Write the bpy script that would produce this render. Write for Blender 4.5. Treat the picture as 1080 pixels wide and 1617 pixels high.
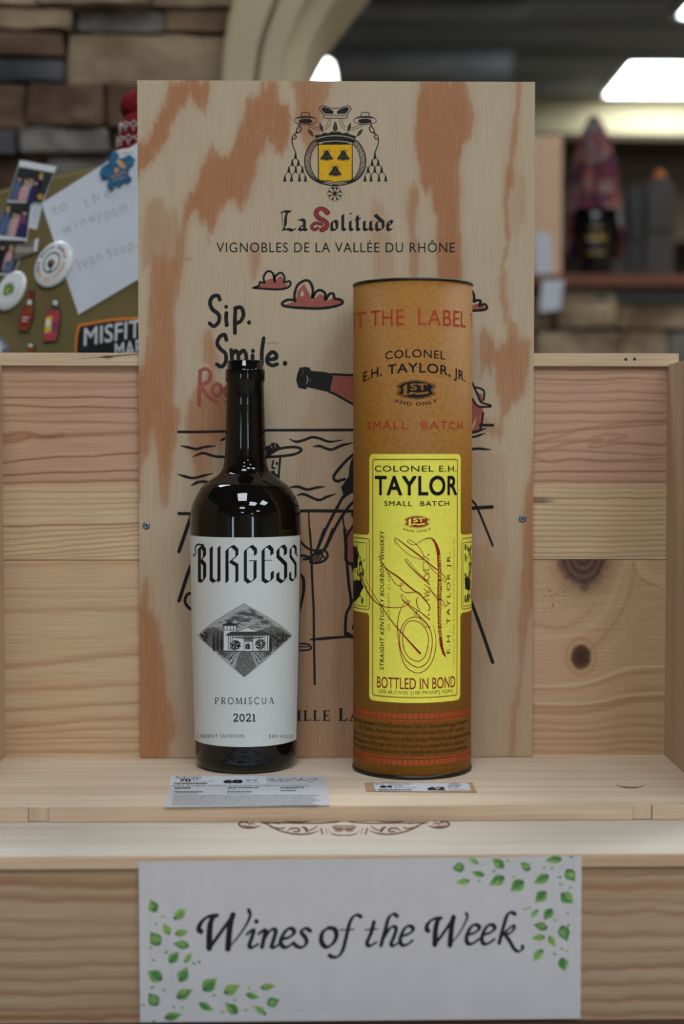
import bpy, bmesh, math, random
import numpy as np
from mathutils import Vector, Matrix, noise
from mathutils.geometry import tessellate_polygon

for o in list(bpy.data.objects):
    bpy.data.objects.remove(o)
SC = bpy.context.scene
COL = SC.collection
R = math.radians
random.seed(7)
RNG = np.random.default_rng(11)

# ------------------------------------------------------------------ camera
F_PX, W_PX, H_PX = 2440.0, 1080.0, 1617.0
CAM_H = 0.2287                       # above the floor of the display crate (z = 0)
YAW, PITCH = R(1.0), math.atan((808.5 - 720) / F_PX)
CAM = Vector((-1.18 * math.tan(YAW), 0.0, CAM_H))
cam_data = bpy.data.cameras.new('camera')
cam_data.sensor_fit = 'VERTICAL'
cam_data.sensor_height = 36.0
cam_data.lens = F_PX * 36.0 / H_PX
cam_data.clip_start = 0.02
cam_data.clip_end = 60
cam_data.dof.use_dof = True
cam_data.dof.focus_distance = 1.115
cam_data.dof.aperture_fstop = cam_data.lens / 12.0
cam_data.dof.aperture_blades = 9
camera = bpy.data.objects.new('camera', cam_data)
COL.objects.link(camera)
camera.location = CAM
camera.rotation_euler = (R(90) - PITCH, 0, -YAW)
SC.camera = camera
SC.view_settings.view_transform = 'Standard'
SC.view_settings.look = 'None'
SC.view_settings.gamma = 1.0
SC.view_settings.use_curve_mapping = False
SC.view_settings.exposure = 0.0
LAMP = 15.2                          # strength of the ceiling panels
world = bpy.data.worlds.new('world')
world.use_nodes = True
world.node_tree.nodes['Background'].inputs[0].default_value = (0.9, 0.95, 1, 1)
world.node_tree.nodes['Background'].inputs[1].default_value = 0.05
SC.world = world
SC.cycles.use_denoising = True
SC.cycles.max_bounces = 6

Fv = Vector((math.sin(YAW) * math.cos(PITCH), math.cos(YAW) * math.cos(PITCH), -math.sin(PITCH)))
Rv = Vector((math.cos(YAW), -math.sin(YAW), 0))
Uv = Rv.cross(Fv)

def ray(px, py):
    return Fv + Rv * ((px - W_PX / 2) / F_PX) - Uv * ((py - H_PX / 2) / F_PX)
def at_y(px, py, y):
    d = ray(px, py); return CAM + d * ((y - CAM.y) / d.y)
def at_z(px, py, z):
    d = ray(px, py); return CAM + d * ((z - CAM.z) / d.z)
def at_plane(px, py, p0, n):
    d = ray(px, py); return CAM + d * ((p0 - CAM).dot(n) / d.dot(n))
def at_cyl(px, py, cx, cy, r):
    d = ray(px, py); ox, oy = CAM.x - cx, CAM.y - cy
    a = d.x * d.x + d.y * d.y; b = ox * d.x + oy * d.y; c = ox * ox + oy * oy - r * r
    q = b * b - a * c
    t = (-b - math.sqrt(max(q, 0))) / a
    return CAM + d * t

# ------------------------------------------------------------------ materials
def lin(c):
    return tuple((v / 12.92 if v <= 0.04045 else ((v + 0.055) / 1.055) ** 2.4) for v in [x / 255.0 for x in c])

MATS = {}
def mat(name, rgb, rough=0.6, spec=0.3, vary=0.06, scale=40.0, metal=0.0, bump=0.0, coat=0.0, stretch=None, rgb2=None, emit=None):
    """a plain procedural surface: two nearby tones mixed by noise"""
    if name in MATS: return MATS[name]
    m = bpy.data.materials.new(name); m.use_nodes = True
    nt = m.node_tree; b = nt.nodes['Principled BSDF']
    b.inputs['Roughness'].default_value = rough
    b.inputs['Specular IOR Level'].default_value = spec
    b.inputs['Metallic'].default_value = metal
    if coat:
        b.inputs['Coat Weight'].default_value = coat
        b.inputs['Coat Roughness'].default_value = 0.05
    c = lin(rgb)
    c2 = lin(rgb2) if rgb2 else tuple(v * (1 - 2.2 * vary) for v in c)
    tc = nt.nodes.new('ShaderNodeTexCoord')
    nz = nt.nodes.new('ShaderNodeTexNoise')
    nz.inputs['Scale'].default_value = scale
    nz.inputs['Detail'].default_value = 4
    src = tc.outputs['Object']
    if stretch:
        mp = nt.nodes.new('ShaderNodeMapping'); mp.inputs['Scale'].default_value = stretch
        nt.links.new(src, mp.inputs['Vector']); src = mp.outputs['Vector']
    nt.links.new(src, nz.inputs['Vector'])
    rp = nt.nodes.new('ShaderNodeValToRGB')
    rp.color_ramp.elements[0].position = 0.36; rp.color_ramp.elements[1].position = 0.64
    rp.color_ramp.elements[0].color = (*c2, 1); rp.color_ramp.elements[1].color = (*c, 1)
    nt.links.new(nz.outputs['Fac'], rp.inputs['Fac'])
    nt.links.new(rp.outputs['Color'], b.inputs['Base Color'])
    if bump:
        bp = nt.nodes.new('ShaderNodeBump'); bp.inputs['Strength'].default_value = bump; bp.inputs['Distance'].default_value = 0.002
        nt.links.new(nz.outputs['Fac'], bp.inputs['Height']); nt.links.new(bp.outputs['Normal'], b.inputs['Normal'])
    if emit:
        b.inputs['Emission Color'].default_value = (*lin(emit[0]), 1)
        b.inputs['Emission Strength'].default_value = emit[1]
    MATS[name] = m
    return m

def grain_mat(name, axis='X', rough=0.55, amount=0.16, fine=900.0):
    """wood whose figure comes from the colour attribute 'figure', with fine procedural fibres along one axis"""
    if name in MATS: return MATS[name]
    m = bpy.data.materials.new(name); m.use_nodes = True
    nt = m.node_tree; b = nt.nodes['Principled BSDF']
    b.inputs['Roughness'].default_value = rough; b.inputs['Specular IOR Level'].default_value = 0.25
    at = nt.nodes.new('ShaderNodeAttribute'); at.attribute_name = 'figure'
    tc = nt.nodes.new('ShaderNodeTexCoord'); mp = nt.nodes.new('ShaderNodeMapping')
    lo = fine * 0.02
    mp.inputs['Scale'].default_value = (lo, fine, fine) if axis == 'X' else (fine, fine, lo)
    nz = nt.nodes.new('ShaderNodeTexNoise'); nz.inputs['Scale'].default_value = 1.0; nz.inputs['Detail'].default_value = 3
    nt.links.new(tc.outputs['Object'], mp.inputs['Vector']); nt.links.new(mp.outputs['Vector'], nz.inputs['Vector'])
    mr = nt.nodes.new('ShaderNodeMapRange')
    mr.inputs['From Min'].default_value = 0.3; mr.inputs['From Max'].default_value = 0.7
    mr.inputs['To Min'].default_value = 1.0 - amount; mr.inputs['To Max'].default_value = 1.0 + amount * 0.35
    nt.links.new(nz.outputs['Fac'], mr.inputs['Value'])
    mx = nt.nodes.new('ShaderNodeVectorMath'); mx.operation = 'SCALE'
    nt.links.new(at.outputs['Color'], mx.inputs[0]); nt.links.new(mr.outputs['Result'], mx.inputs['Scale'])
    nt.links.new(mx.outputs['Vector'], b.inputs['Base Color'])
    bp = nt.nodes.new('ShaderNodeBump'); bp.inputs['Strength'].default_value = 0.08; bp.inputs['Distance'].default_value = 0.0006
    nt.links.new(nz.outputs['Fac'], bp.inputs['Height']); nt.links.new(bp.outputs['Normal'], b.inputs['Normal'])
    MATS[name] = m
    return m

def wood(name, base, dark, axis='X', rings=26.0, rough=0.55):
    """plain procedural board: long soft bands plus fibres along one axis"""
    if name in MATS: return MATS[name]
    m = bpy.data.materials.new(name); m.use_nodes = True
    nt = m.node_tree; b = nt.nodes['Principled BSDF']
    b.inputs['Roughness'].default_value = rough; b.inputs['Specular IOR Level'].default_value = 0.25
    tc = nt.nodes.new('ShaderNodeTexCoord')
    def noise(sc_along, sc_across, detail):
        mp = nt.nodes.new('ShaderNodeMapping')
        s = {'X': (sc_along, sc_across, sc_across), 'Y': (sc_across, sc_along, sc_across), 'Z': (sc_across, sc_across, sc_along)}[axis]
        mp.inputs['Scale'].default_value = s
        n = nt.nodes.new('ShaderNodeTexNoise'); n.inputs['Scale'].default_value = 1.0; n.inputs['Detail'].default_value = detail
        nt.links.new(tc.outputs['Object'], mp.inputs['Vector']); nt.links.new(mp.outputs['Vector'], n.inputs['Vector'])
        return n.outputs['Fac']
    a = noise(rings * 0.06, rings * 2.2, 2); f = noise(16, 800, 3)
    rp = nt.nodes.new('ShaderNodeValToRGB')
    e = rp.color_ramp.elements
    e[0].position = 0.33; e[0].color = (*lin(dark), 1)
    e[1].position = 0.58; e[1].color = (*lin(base), 1)
    nt.links.new(a, rp.inputs['Fac'])
    mr = nt.nodes.new('ShaderNodeMapRange')
    mr.inputs['From Min'].default_value = 0.3; mr.inputs['From Max'].default_value = 0.7
    mr.inputs['To Min'].default_value = 0.86; mr.inputs['To Max'].default_value = 1.05
    nt.links.new(f, mr.inputs['Value'])
    mx = nt.nodes.new('ShaderNodeVectorMath'); mx.operation = 'SCALE'
    nt.links.new(rp.outputs['Color'], mx.inputs[0]); nt.links.new(mr.outputs['Result'], mx.inputs['Scale'])
    nt.links.new(mx.outputs['Vector'], b.inputs['Base Color'])
    MATS[name] = m
    return m

# ------------------------------------------------------------------ objects
def children(o): return [c for c in bpy.data.objects if c.parent == o]

class MB:
    """collects faces for ONE mesh object"""
    def __init__(s): s.v = []; s.f = []; s.m = []; s.mats = []; s.smooth = []
    def mi(s, m):
        if m not in s.mats: s.mats.append(m)
        return s.mats.index(m)
    def add(s, verts, faces, m, smooth=False):
        k = len(s.v); i = s.mi(m)
        s.v.extend([tuple(v) for v in verts])
        for f in faces:
            s.f.append(tuple(k + a for a in f)); s.m.append(i); s.smooth.append(smooth)
    def box(s, x0, x1, y0, y1, z0, z1, m, bev=0.0, M=None):
        bm = bmesh.new()
        bmesh.ops.create_cube(bm, size=1)
        for v in bm.verts:
            v.co = ((x0 + x1) / 2 + v.co.x * (x1 - x0), (y0 + y1) / 2 + v.co.y * (y1 - y0), (z0 + z1) / 2 + v.co.z * (z1 - z0))
        if bev: bmesh.ops.bevel(bm, geom=bm.edges[:], offset=bev, segments=2, profile=0.7, affect='EDGES')
        s.bm(bm, m, M)
    def bm(s, bm, m, M=None, smooth=False):
        bm.verts.index_update()
        s.add([(M @ v.co if M else v.co) for v in bm.verts], [[v.index for v in f.verts] for f in bm.faces], m, smooth)
        bm.free()
    def lathe(s, prof, m, cx=0, cy=0, seg=96, M=None, smooth=True):
        """prof: (radius, z) list"""
        vs, fs = [], []
        n = len(prof)
        for k in range(seg):
            a = 2 * math.pi * k / seg
            for r, z in prof:
                p = Vector((cx + r * math.cos(a), cy + r * math.sin(a), z)); vs.append(M @ p if M else p)
        for k in range(seg):
            k2 = (k + 1) % seg
            for j in range(n - 1):
                fs.append((k * n + j, k2 * n + j, k2 * n + j + 1, k * n + j + 1))
        s.add(vs, fs, m, smooth)
        for end in (0, n - 1):
            if prof[end][0] > 1e-6:
                s.add([vs[k * n + end] for k in range(seg)], [tuple(range(seg))], m)
    def prism(s, pts, d, m, bev=0.0):
        """pts: 3-D outline; d: extrusion vector"""
        bm = bmesh.new()
        vs = [bm.verts.new(p) for p in pts]
        f = bm.faces.new(vs)
        r = bmesh.ops.extrude_face_region(bm, geom=[f])
        bmesh.ops.translate(bm, vec=d, verts=[g for g in r['geom'] if isinstance(g, bmesh.types.BMVert)])
        bmesh.ops.recalc_face_normals(bm, faces=bm.faces)
        if bev: bmesh.ops.bevel(bm, geom=bm.edges[:], offset=bev, segments=2, profile=0.7, affect='EDGES')
        s.bm(bm, m)
    def ball(s, c, r, m, sx=1, sy=1, sz=1, sub=3, jit=0.0, M=None):
        bm = bmesh.new(); bmesh.ops.create_icosphere(bm, subdivisions=sub, radius=1)
        for v in bm.verts:
            k = 1 + (random.uniform(-jit, jit) if jit else 0)
            v.co = Vector((v.co.x * r * sx * k, v.co.y * r * sy * k, v.co.z * r * sz * k)) + Vector(c)
        s.bm(bm, m, M, True)
    def tube(s, pts, r, m, seg=10):
        pts = [Vector(p) for p in pts]; vs, fs = [], []
        for i, p in enumerate(pts):
            t = (pts[min(i + 1, len(pts) - 1)] - pts[max(i - 1, 0)]).normalized()
            u = t.orthogonal().normalized() if i == 0 else (u - t * u.dot(t)).normalized()
            w = t.cross(u); rr = r[i] if isinstance(r, (list, tuple)) else r
            for k in range(seg):
                a = 2 * math.pi * k / seg; vs.append(p + (u * math.cos(a) + w * math.sin(a)) * rr)
        for i in range(len(pts) - 1):
            for k in range(seg):
                fs.append((i * seg + k, i * seg + (k + 1) % seg, (i + 1) * seg + (k + 1) % seg, (i + 1) * seg + k))
        fs.append(tuple(range(seg))); fs.append(tuple((len(pts) - 1) * seg + k for k in range(seg)))
        s.add(vs, fs, m, True)
    def build(s, name, parent=None, label=None, cat=None, group=None, kind=None, origin=None):
        me = bpy.data.meshes.new(name)
        og = Vector(origin) if origin is not None else Vector((0, 0, 0))
        if parent is not None: og = parent.matrix_world.translation.copy() if origin is None else og
        me.from_pydata([tuple(Vector(v) - og) for v in s.v], [], s.f)
        for m in s.mats: me.materials.append(m)
        me.polygons.foreach_set('material_index', s.m)
        me.polygons.foreach_set('use_smooth', s.smooth)
        me.update()
        o = bpy.data.objects.new(name, me); COL.objects.link(o)
        if parent is not None:
            o.parent = parent
            o.matrix_world = Matrix.Translation(og)
        else: o.location = og
        bpy.context.view_layer.update()
        tag(o, label, cat, group, kind)
        return o

def tag(o, label=None, cat=None, group=None, kind=None):
    for k, v in (('label', label), ('category', cat), ('group', group), ('kind', kind)):
        if v: o[k] = v
    return o

def thing(name, loc, label, cat, group=None):
    o = bpy.data.objects.new(name, None); COL.objects.link(o)
    o.location = loc; o.empty_display_size = 0.02
    bpy.context.view_layer.update()
    return tag(o, label, cat, group)

# ------------------------------------------------------------------ flat printing, laid on a surface by a map (u, v, layer) -> point
def smooth_line(p, n=6, closed=False):
    """Catmull-Rom through the points"""
    p = [Vector((a[0], a[1])) for a in p]
    if len(p) < 3: return p
    q = [p[-1]] + p + [p[0], p[1]] if closed else [p[0] * 2 - p[1]] + p + [p[-1] * 2 - p[-2]]
    out = []
    for i in range(1, len(q) - 2):
        a, b, c, d = q[i - 1], q[i], q[i + 1], q[i + 2]
        for k in range(n):
            t = k / n
            out.append(0.5 * ((2 * b) + (c - a) * t + (2 * a - 5 * b + 4 * c - d) * t * t + (3 * b - a - 3 * c + d) * t ** 3))
    out.append(q[-2])
    return out

_text_cache = {}
def text_mesh(body, bold=0.0, space=1.0, shear=0.0):
    key = (body, bold, space, shear)
    if key not in _text_cache:
        c = bpy.data.curves.new('lettering', 'FONT'); c.body = body
        c.offset = bold; c.space_character = space; c.shear = shear; c.resolution_u = 5
        o = bpy.data.objects.new('lettering', c)
        me = bpy.data.meshes.new_from_object(o)
        vs = np.array([v.co[:2] for v in me.vertices]); fs = [tuple(p.vertices) for p in me.polygons]
        bpy.data.objects.remove(o); bpy.data.curves.remove(c); bpy.data.meshes.remove(me)
        _text_cache[key] = (vs, fs)
    return _text_cache[key]

class Print:
    """2-D artwork in (u, v) with v up; tf turns source coordinates into (u, v)"""
    def __init__(s, place, tf=None, step=None): s.place = place; s.tf = tf or (lambda x, y: (x, y)); s.items = []; s.step = step; s.k = 1.0; s.bolder = 1.0; s.ox = 0; s.oy = 0
    def src(s, ox, oy, k): s.ox, s.oy, s.k = ox, oy, k; return s       # coordinates read from an enlarged view
    def P(s, p): return Vector(s.tf(s.ox + p[0] / s.k, s.oy + p[1] / s.k))
    def raw(s, vs, fs, m, layer=1): s.items.append((vs, fs, m, layer))
    def poly(s, pts, m, layer=1, smooth=False):
        if smooth: pts = smooth_line(pts, 5, True)[:-1]
        q = [s.P(p) for p in pts]
        tr = tessellate_polygon([[Vector((a.x, a.y, 0)) for a in q]])
        s.raw(q, [tuple(t) for t in tr], m, layer)
    def ellipse(s, c, rx, ry, m, layer=1, rot=0.0, n=28):
        cr, sr = math.cos(rot), math.sin(rot)
        s.poly([(c[0] + rx * math.cos(a) * cr - ry * math.sin(a) * sr, c[1] + rx * math.cos(a) * sr + ry * math.sin(a) * cr) for a in [2 * math.pi * k / n for k in range(n)]], m, layer)
    def ring(s, c, rx, ry, w, m, layer=1, rot=0.0, n=36):
        cr, sr = math.cos(rot), math.sin(rot)
        s.line([(c[0] + rx * math.cos(a) * cr - ry * math.sin(a) * sr, c[1] + rx * math.cos(a) * sr + ry * math.sin(a) * cr) for a in [2 * math.pi * k / n for k in range(n + 1)]], w, m, layer, smooth=False, caps=False)
    def line(s, pts, w, m, layer=1, smooth=True, caps=True, taper=None, n=6, rough=0.0):
        """w: width (or widths per point) in source units"""
        p = smooth_line(pts, n) if smooth else [Vector((a[0], a[1])) for a in pts]
        N = len(p)
        ws = []
        for i in range(N):
            t = i / max(N - 1, 1)
            if isinstance(w, (list, tuple)):
                x = t * (len(w) - 1); j = min(int(x), len(w) - 2); ww = w[j] + (w[j + 1] - w[j]) * (x - j)
            else: ww = w
            if taper: ww *= min(1, taper + (1 - taper) * min(t, 1 - t) * 5)
            if rough: ww *= 1 + random.uniform(-rough, rough)
            ws.append(ww * s.bolder)
        vs, fs = [], []
        for i in range(N):
            a = p[max(i - 1, 0)]; b = p[min(i + 1, N - 1)]
            d = b - a
            if d.length < 1e-9: d = Vector((1, 0))
            nn = Vector((-d.y, d.x)).normalized() * ws[i] / 2
            vs += [p[i] + nn, p[i] - nn]
        for i in range(N - 1): fs.append((2 * i, 2 * i + 1, 2 * i + 3, 2 * i + 2))
        s.raw([s.P(v) for v in vs], fs, m, layer)
        if caps:
            for e in (0, N - 1):
                if ws[e] > 0: s.ellipse(p[e], ws[e] / 2, ws[e] / 2, m, layer, n=12)
    def nib(s, pts, nv, m, layer=1, smooth=False, n=6, thin=.13):
        """broad-nib pen: sweep the nib vector along the path"""
        p = smooth_line(pts, n) if smooth else [Vector((a[0], a[1])) for a in pts]
        h = Vector(nv) / 2; t = Vector((-h.y, h.x)).normalized() * h.length * 0.1
        for a, b in zip(p, p[1:]):
            s.raw([s.P(a - h), s.P(a + h), s.P(b + h), s.P(b - h)], [(0, 1, 2, 3)], m, layer)
            d = (b - a)
            if d.length > 0:
                d = Vector((-d.y, d.x)).normalized() * h.length * thin
                s.raw([s.P(a - d), s.P(a + d), s.P(b + d), s.P(b - d)], [(0, 1, 2, 3)], m, layer)
    def text(s, body, x0, y0, x1, y1, m, layer=1, bold=0.0, space=1.0, shear=0.0, warp=None, turn=0, pad=None):
        """body fitted to the source box (x0, y0)-(x1, y1), y0 the top; turn=1 reads upwards"""
        vs, fs = text_mesh(body, 0.0, space, shear)
        lo, hi = vs.min(0) - bold, vs.max(0) + bold
        if pad: lo[1], hi[1] = pad
        for n_, (dx, dy) in enumerate(((0, 0), (-1, -1), (1, 1), (-1, 1), (1, -1), (1, 0), (-1, 0)) if bold else ((0, 0),)):
            q = (vs + np.array([dx, dy]) * bold - lo) / (hi - lo)
            if turn: q = np.stack([1 - q[:, 1], q[:, 0]], 1)
            out = []
            for a, b in q:
                x, y = x0 + a * (x1 - x0), y1 + b * (y0 - y1)
                if warp: x, y = warp(x, y)
                out.append(s.P((x, y)))
            s.raw(out, fs, m, layer + 0.03 * n_)
    def fill(s, mb):
        byk = {}; byk_n = []
        for vs, fs, m, L in s.items: byk.setdefault((L, m.name), []).append((vs, fs, m))
        for (L, _), lst in sorted(byk.items(), key=lambda t: t[0]):
            V, Fc = [], []
            for vs, fs, m in lst:
                k = len(V); lift = 0.02 * (len(byk_n) % 24); byk_n.append(1); V += [(v[0], v[1], lift) for v in vs]; Fc += [tuple(k + a for a in f) for f in fs]
            if s.step:
                me = bpy.data.meshes.new('tmp'); me.from_pydata(V, [], Fc)
                bm = bmesh.new(); bm.from_mesh(me); bpy.data.meshes.remove(me)
                us = [v[0] for v in V]
                for k in range(math.ceil(min(us) / s.step), math.floor(max(us) / s.step) + 1):
                    bmesh.ops.bisect_plane(bm, geom=bm.verts[:] + bm.edges[:] + bm.faces[:], plane_co=(k * s.step, 0, 0), plane_no=(1, 0, 0), dist=1e-7)
                bm.verts.index_update()
                V = [tuple(v.co) for v in bm.verts]; Fc = [[v.index for v in f.verts] for f in bm.faces]; bm.free()
            mb.add([s.place(v[0], v[1], L + v[2]) for v in V], Fc, m)
    def build(s, name, parent, label=None):
        mb = MB(); s.fill(mb); return mb.build(name, parent, label)

INK = mat('black_ink', (30, 29, 28), 0.6, 0.2, 0.1, 300)
RED_INK = mat('brick_red_ink', (158, 88, 76), 0.6, 0.2, 0.08, 200)
# ------------------------------------------------------------------ shared planes of the display
Y_BACK = at_z(540, 1194, 0).y          # front face of the crate's back boards
Y_FLOOR = at_z(540, 1273.5, 0).y       # front edge of the crate floor
Y_PANEL = Y_BACK - 0.0062              # front face of the printed plywood panel
T = 0.0095                             # crate board thickness
Z_LID = -T - 0.0003                    # top face of the lower crate
Y_LID = at_z(540, 1350, Z_LID).y       # its front edge
Z_LIDB = at_y(300, 1372, Y_LID).z
Z_TABLE = at_y(900, 1613, Y_LID).z     # table under everything
Z_FLOOR, Z_CEIL = -1.15, 2.74

def project(X, Y, Z):
    dx, dy, dz = X - CAM.x, Y - CAM.y, Z - CAM.z
    f = dx * Fv.x + dy * Fv.y + dz * Fv.z
    return W_PX / 2 + F_PX * (dx * Rv.x + dy * Rv.y + dz * Rv.z) / f, H_PX / 2 - F_PX * (dx * Uv.x + dy * Uv.y + dz * Uv.z) / f

def nlin(c):
    c = np.clip(np.asarray(c, float) / 255.0, 0, 1)
    return np.where(c <= 0.04045, c / 12.92, ((c + 0.055) / 1.055) ** 2.4)

def vnoise(x, y, seed=0):
    """smooth value noise"""
    xi, yi = np.floor(x).astype(int), np.floor(y).astype(int)
    fx, fy = x - xi, y - yi
    fx, fy = fx * fx * (3 - 2 * fx), fy * fy * (3 - 2 * fy)
    def h(a, b):
        n = (a * 374761393 + b * 668265263 + seed * 974634777) & 0xffffffff
        n = ((n ^ (n >> 13)) * 1274126177) & 0xffffffff
        return ((n ^ (n >> 16)) & 0xffff) / 65535.0
    return (h(xi, yi) * (1 - fx) + h(xi + 1, yi) * fx) * (1 - fy) + (h(xi, yi + 1) * (1 - fx) + h(xi + 1, yi + 1) * fx) * fy

def fbm(x, y, seed=0, o=3):
    return sum(vnoise(x * 2 ** k, y * 2 ** k, seed + k) / 2 ** (k + 1) for k in range(o)) / (1 - 0.5 ** o)

def figured_board(name, x0, x1, z0, z1, y, t, nx, nz, colour, m, parent=None, label=None, cat=None):
    """a board whose front face (towards -y) carries its wood figure as a colour per point"""
    gx, gz = np.meshgrid(np.linspace(x0, x1, nx), np.linspace(z1, z0, nz))
    px, py = project(gx, np.full_like(gx, y), gz)
    rgb = colour(px, py)
    og = np.array([(x0 + x1) / 2, y, z0])
    if parent: og = np.array(parent.matrix_world.translation)
    front = np.stack([gx, np.full_like(gx, y), gz], -1).reshape(-1, 3)
    back = front.copy(); back[:, 1] += t
    idx = np.arange(nx * nz).reshape(nz, nx)
    quads = np.stack([idx[:-1, :-1], idx[1:, :-1], idx[1:, 1:], idx[:-1, 1:]], -1).reshape(-1, 4).tolist()
    rim = np.concatenate([idx[0, :], idx[1:, -1], idx[-1, -2::-1], idx[-2:0:-1, 0]])
    n = nx * nz
    v = np.concatenate([front, back[rim]])
    k = len(rim)
    side = [(int(rim[i]), int(rim[(i + 1) % k]), n + (i + 1) % k, n + i) for i in range(k)]
    me = bpy.data.meshes.new(name)
    me.from_pydata((v - og).tolist(), [], quads + side + [tuple(n + i for i in range(k))])
    at = me.color_attributes.new('figure', 'FLOAT_COLOR', 'POINT')
    flat = np.ones((len(v), 4)); flat[:n, :3] = rgb.reshape(-1, 3); flat[n:, :3] = rgb.reshape(-1, 3)[rim]
    at.data.foreach_set('color', flat.ravel())
    me.materials.append(m); me.update()
    o = bpy.data.objects.new(name, me); COL.objects.link(o)
    if parent: o.parent = parent; o.matrix_world = Matrix.Translation(Vector(og))
    else: o.location = og
    bpy.context.view_layer.update()
    return tag(o, label, cat)

# ------------------------------------------------------------------ the room
def structure(name, mb): return mb.build(name, kind='structure')
RX0, RX1, RY0, RY1 = -6.6, 8.2, -10.6, 10.9
CEIL_M = mat('dark_ceiling', (148, 156, 164), 0.8, 0.2, 0.22, 1.0, stretch=(0.5, 3.4, 1))
WALL_M = mat('cream_plaster', (216, 206, 172), 0.85, 0.2, 0.05, 1.5)
FLOOR_M = mat('grey_brown_floor', (168, 152, 134), 0.5, 0.3, 0.1, 3)
b = MB(); b.box(RX0, RX1, RY0, RY1, Z_FLOOR - 0.1, Z_FLOOR, FLOOR_M); structure('floor', b)
b = MB(); b.box(RX0, RX1, RY0, RY1, Z_CEIL, Z_CEIL + 0.1, CEIL_M); structure('ceiling', b)
b = MB(); b.box(RX0, RX1, RY1, RY1 + 0.1, Z_FLOOR, Z_CEIL, mat('tan_plaster', (176, 166, 134), 0.85, 0.2, 0.05, 1.5)); structure('wall_far', b)
b = MB(); b.box(RX0, RX1, RY0 - 0.1, RY0, Z_FLOOR, Z_CEIL, WALL_M); structure('wall_near', b)
b = MB(); b.box(RX0 - 0.1, RX0, RY0 - 0.1, RY1 + 0.1, Z_FLOOR, Z_CEIL, WALL_M); structure('wall_left', b)
b = MB(); b.box(RX1, RX1 + 0.1, RY0 - 0.1, RY1 + 0.1, Z_FLOOR, Z_CEIL, WALL_M); structure('wall_right', b)

# ceiling panels: one built, the others copied
FRAME_M = mat('white_metal_frame', (200, 200, 198), 0.4, 0.4, 0.02)
GLOW_M = mat('lit_diffuser', (250, 250, 250), 0.5, 0.2, 0.01, emit=((240, 248, 255), LAMP))
def make_panel(loc, label, group):
    t = thing('ceiling_light', loc, label, 'ceiling light', group)
    x, y, z = loc; h = 0.45
    d = MB(); d.box(x - h, x + h, y - h, y + h, z - 0.016, z - 0.004, GLOW_M, 0.002); d.build('diffuser', t)
    f = MB()
    for sx in (-1, 1): f.box(x + sx * (h + .022) - 0.02, x + sx * (h + .022) + 0.02, y - h - .042, y + h + .042, z - 0.024, z, FRAME_M, 0.003)
    for sy in (-1, 1): f.box(x - h, x + h, y + sy * (h + .022) - 0.02, y + sy * (h + .022) + 0.02, z - 0.024, z, FRAME_M, 0.003)
    f.build('frame', t)
    return t
def copy_tree(o, loc):
    c = o.copy(); COL.objects.link(c); c.location = loc
    for ch in children(o):
        d = ch.copy(); COL.objects.link(d); d.parent = c
        for g in children(ch):
            e = g.copy(); COL.objects.link(e); e.parent = d
    return c
zc = Z_CEIL - 0.001
p0 = at_z(968, 125, Z_CEIL); p0 = make_panel((p0.x + 0.47, at_z(968, 122, Z_CEIL).y, zc), 'lit white ceiling panel at the right edge, level with the board top', 'square ceiling panels')
p1 = at_z(1058, 24, Z_CEIL)
c = copy_tree(p0, (p1.x + 0.49, p1.y - 0.49, zc)); c['label'] = 'lit white ceiling panel cut off by the top right corner'
SHOP = [(-0.2, -0.1), (0.65, -0.75), (1.5, -0.25), (-0.3, -1.9), (2.2, -2.9), (-0.45, -4.4), (1.9, -5.6), (-0.9, 1.75), (1.0, 1.6), (1.9, 2.5), (3.4, 3.6), (-1.6, 4.4)]  # the last ones, behind the display, are unseen and added for light
for x, y in [(1.55 * a, 1.12 + 1.55 * (c_ - 1.12)) for a, c_ in SHOP]:
    c = copy_tree(p0, (x, y, zc)); c['label'] = 'lit ceiling panel of the shop, seen only as a reflection in the bottle' if y < 0 else 'unseen ceiling panel added to light the stone wall or doorway'
    c['group'] = 'ceiling panels over the aisle'

# two bright shop windows far behind the camera
DAY_M = mat('daylight_pane', (235, 244, 255), 0.3, 0.4, 0.01, emit=((200, 224, 255), 9.0))
for k, (x0, x1) in enumerate(((-5.6, -4.7), (3.1, 4.0))):
    f = MB()
    for a, c_ in ((x0 - .06, x0), (x1, x1 + .06)): f.box(a, c_, RY0 - .001, RY0 + .05, -1.0, 1.35, FRAME_M)
    for a, c_ in ((-1.06, -1.0), (1.35, 1.41)): f.box(x0 - .06, x1 + .06, RY0 - .001, RY0 + .05, a, c_, FRAME_M)
    f.box(x0, x1, RY0 + .005, RY0 + .015, -1.0, 1.35, DAY_M)
    structure('window_%d' % (k + 1), f)

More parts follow.
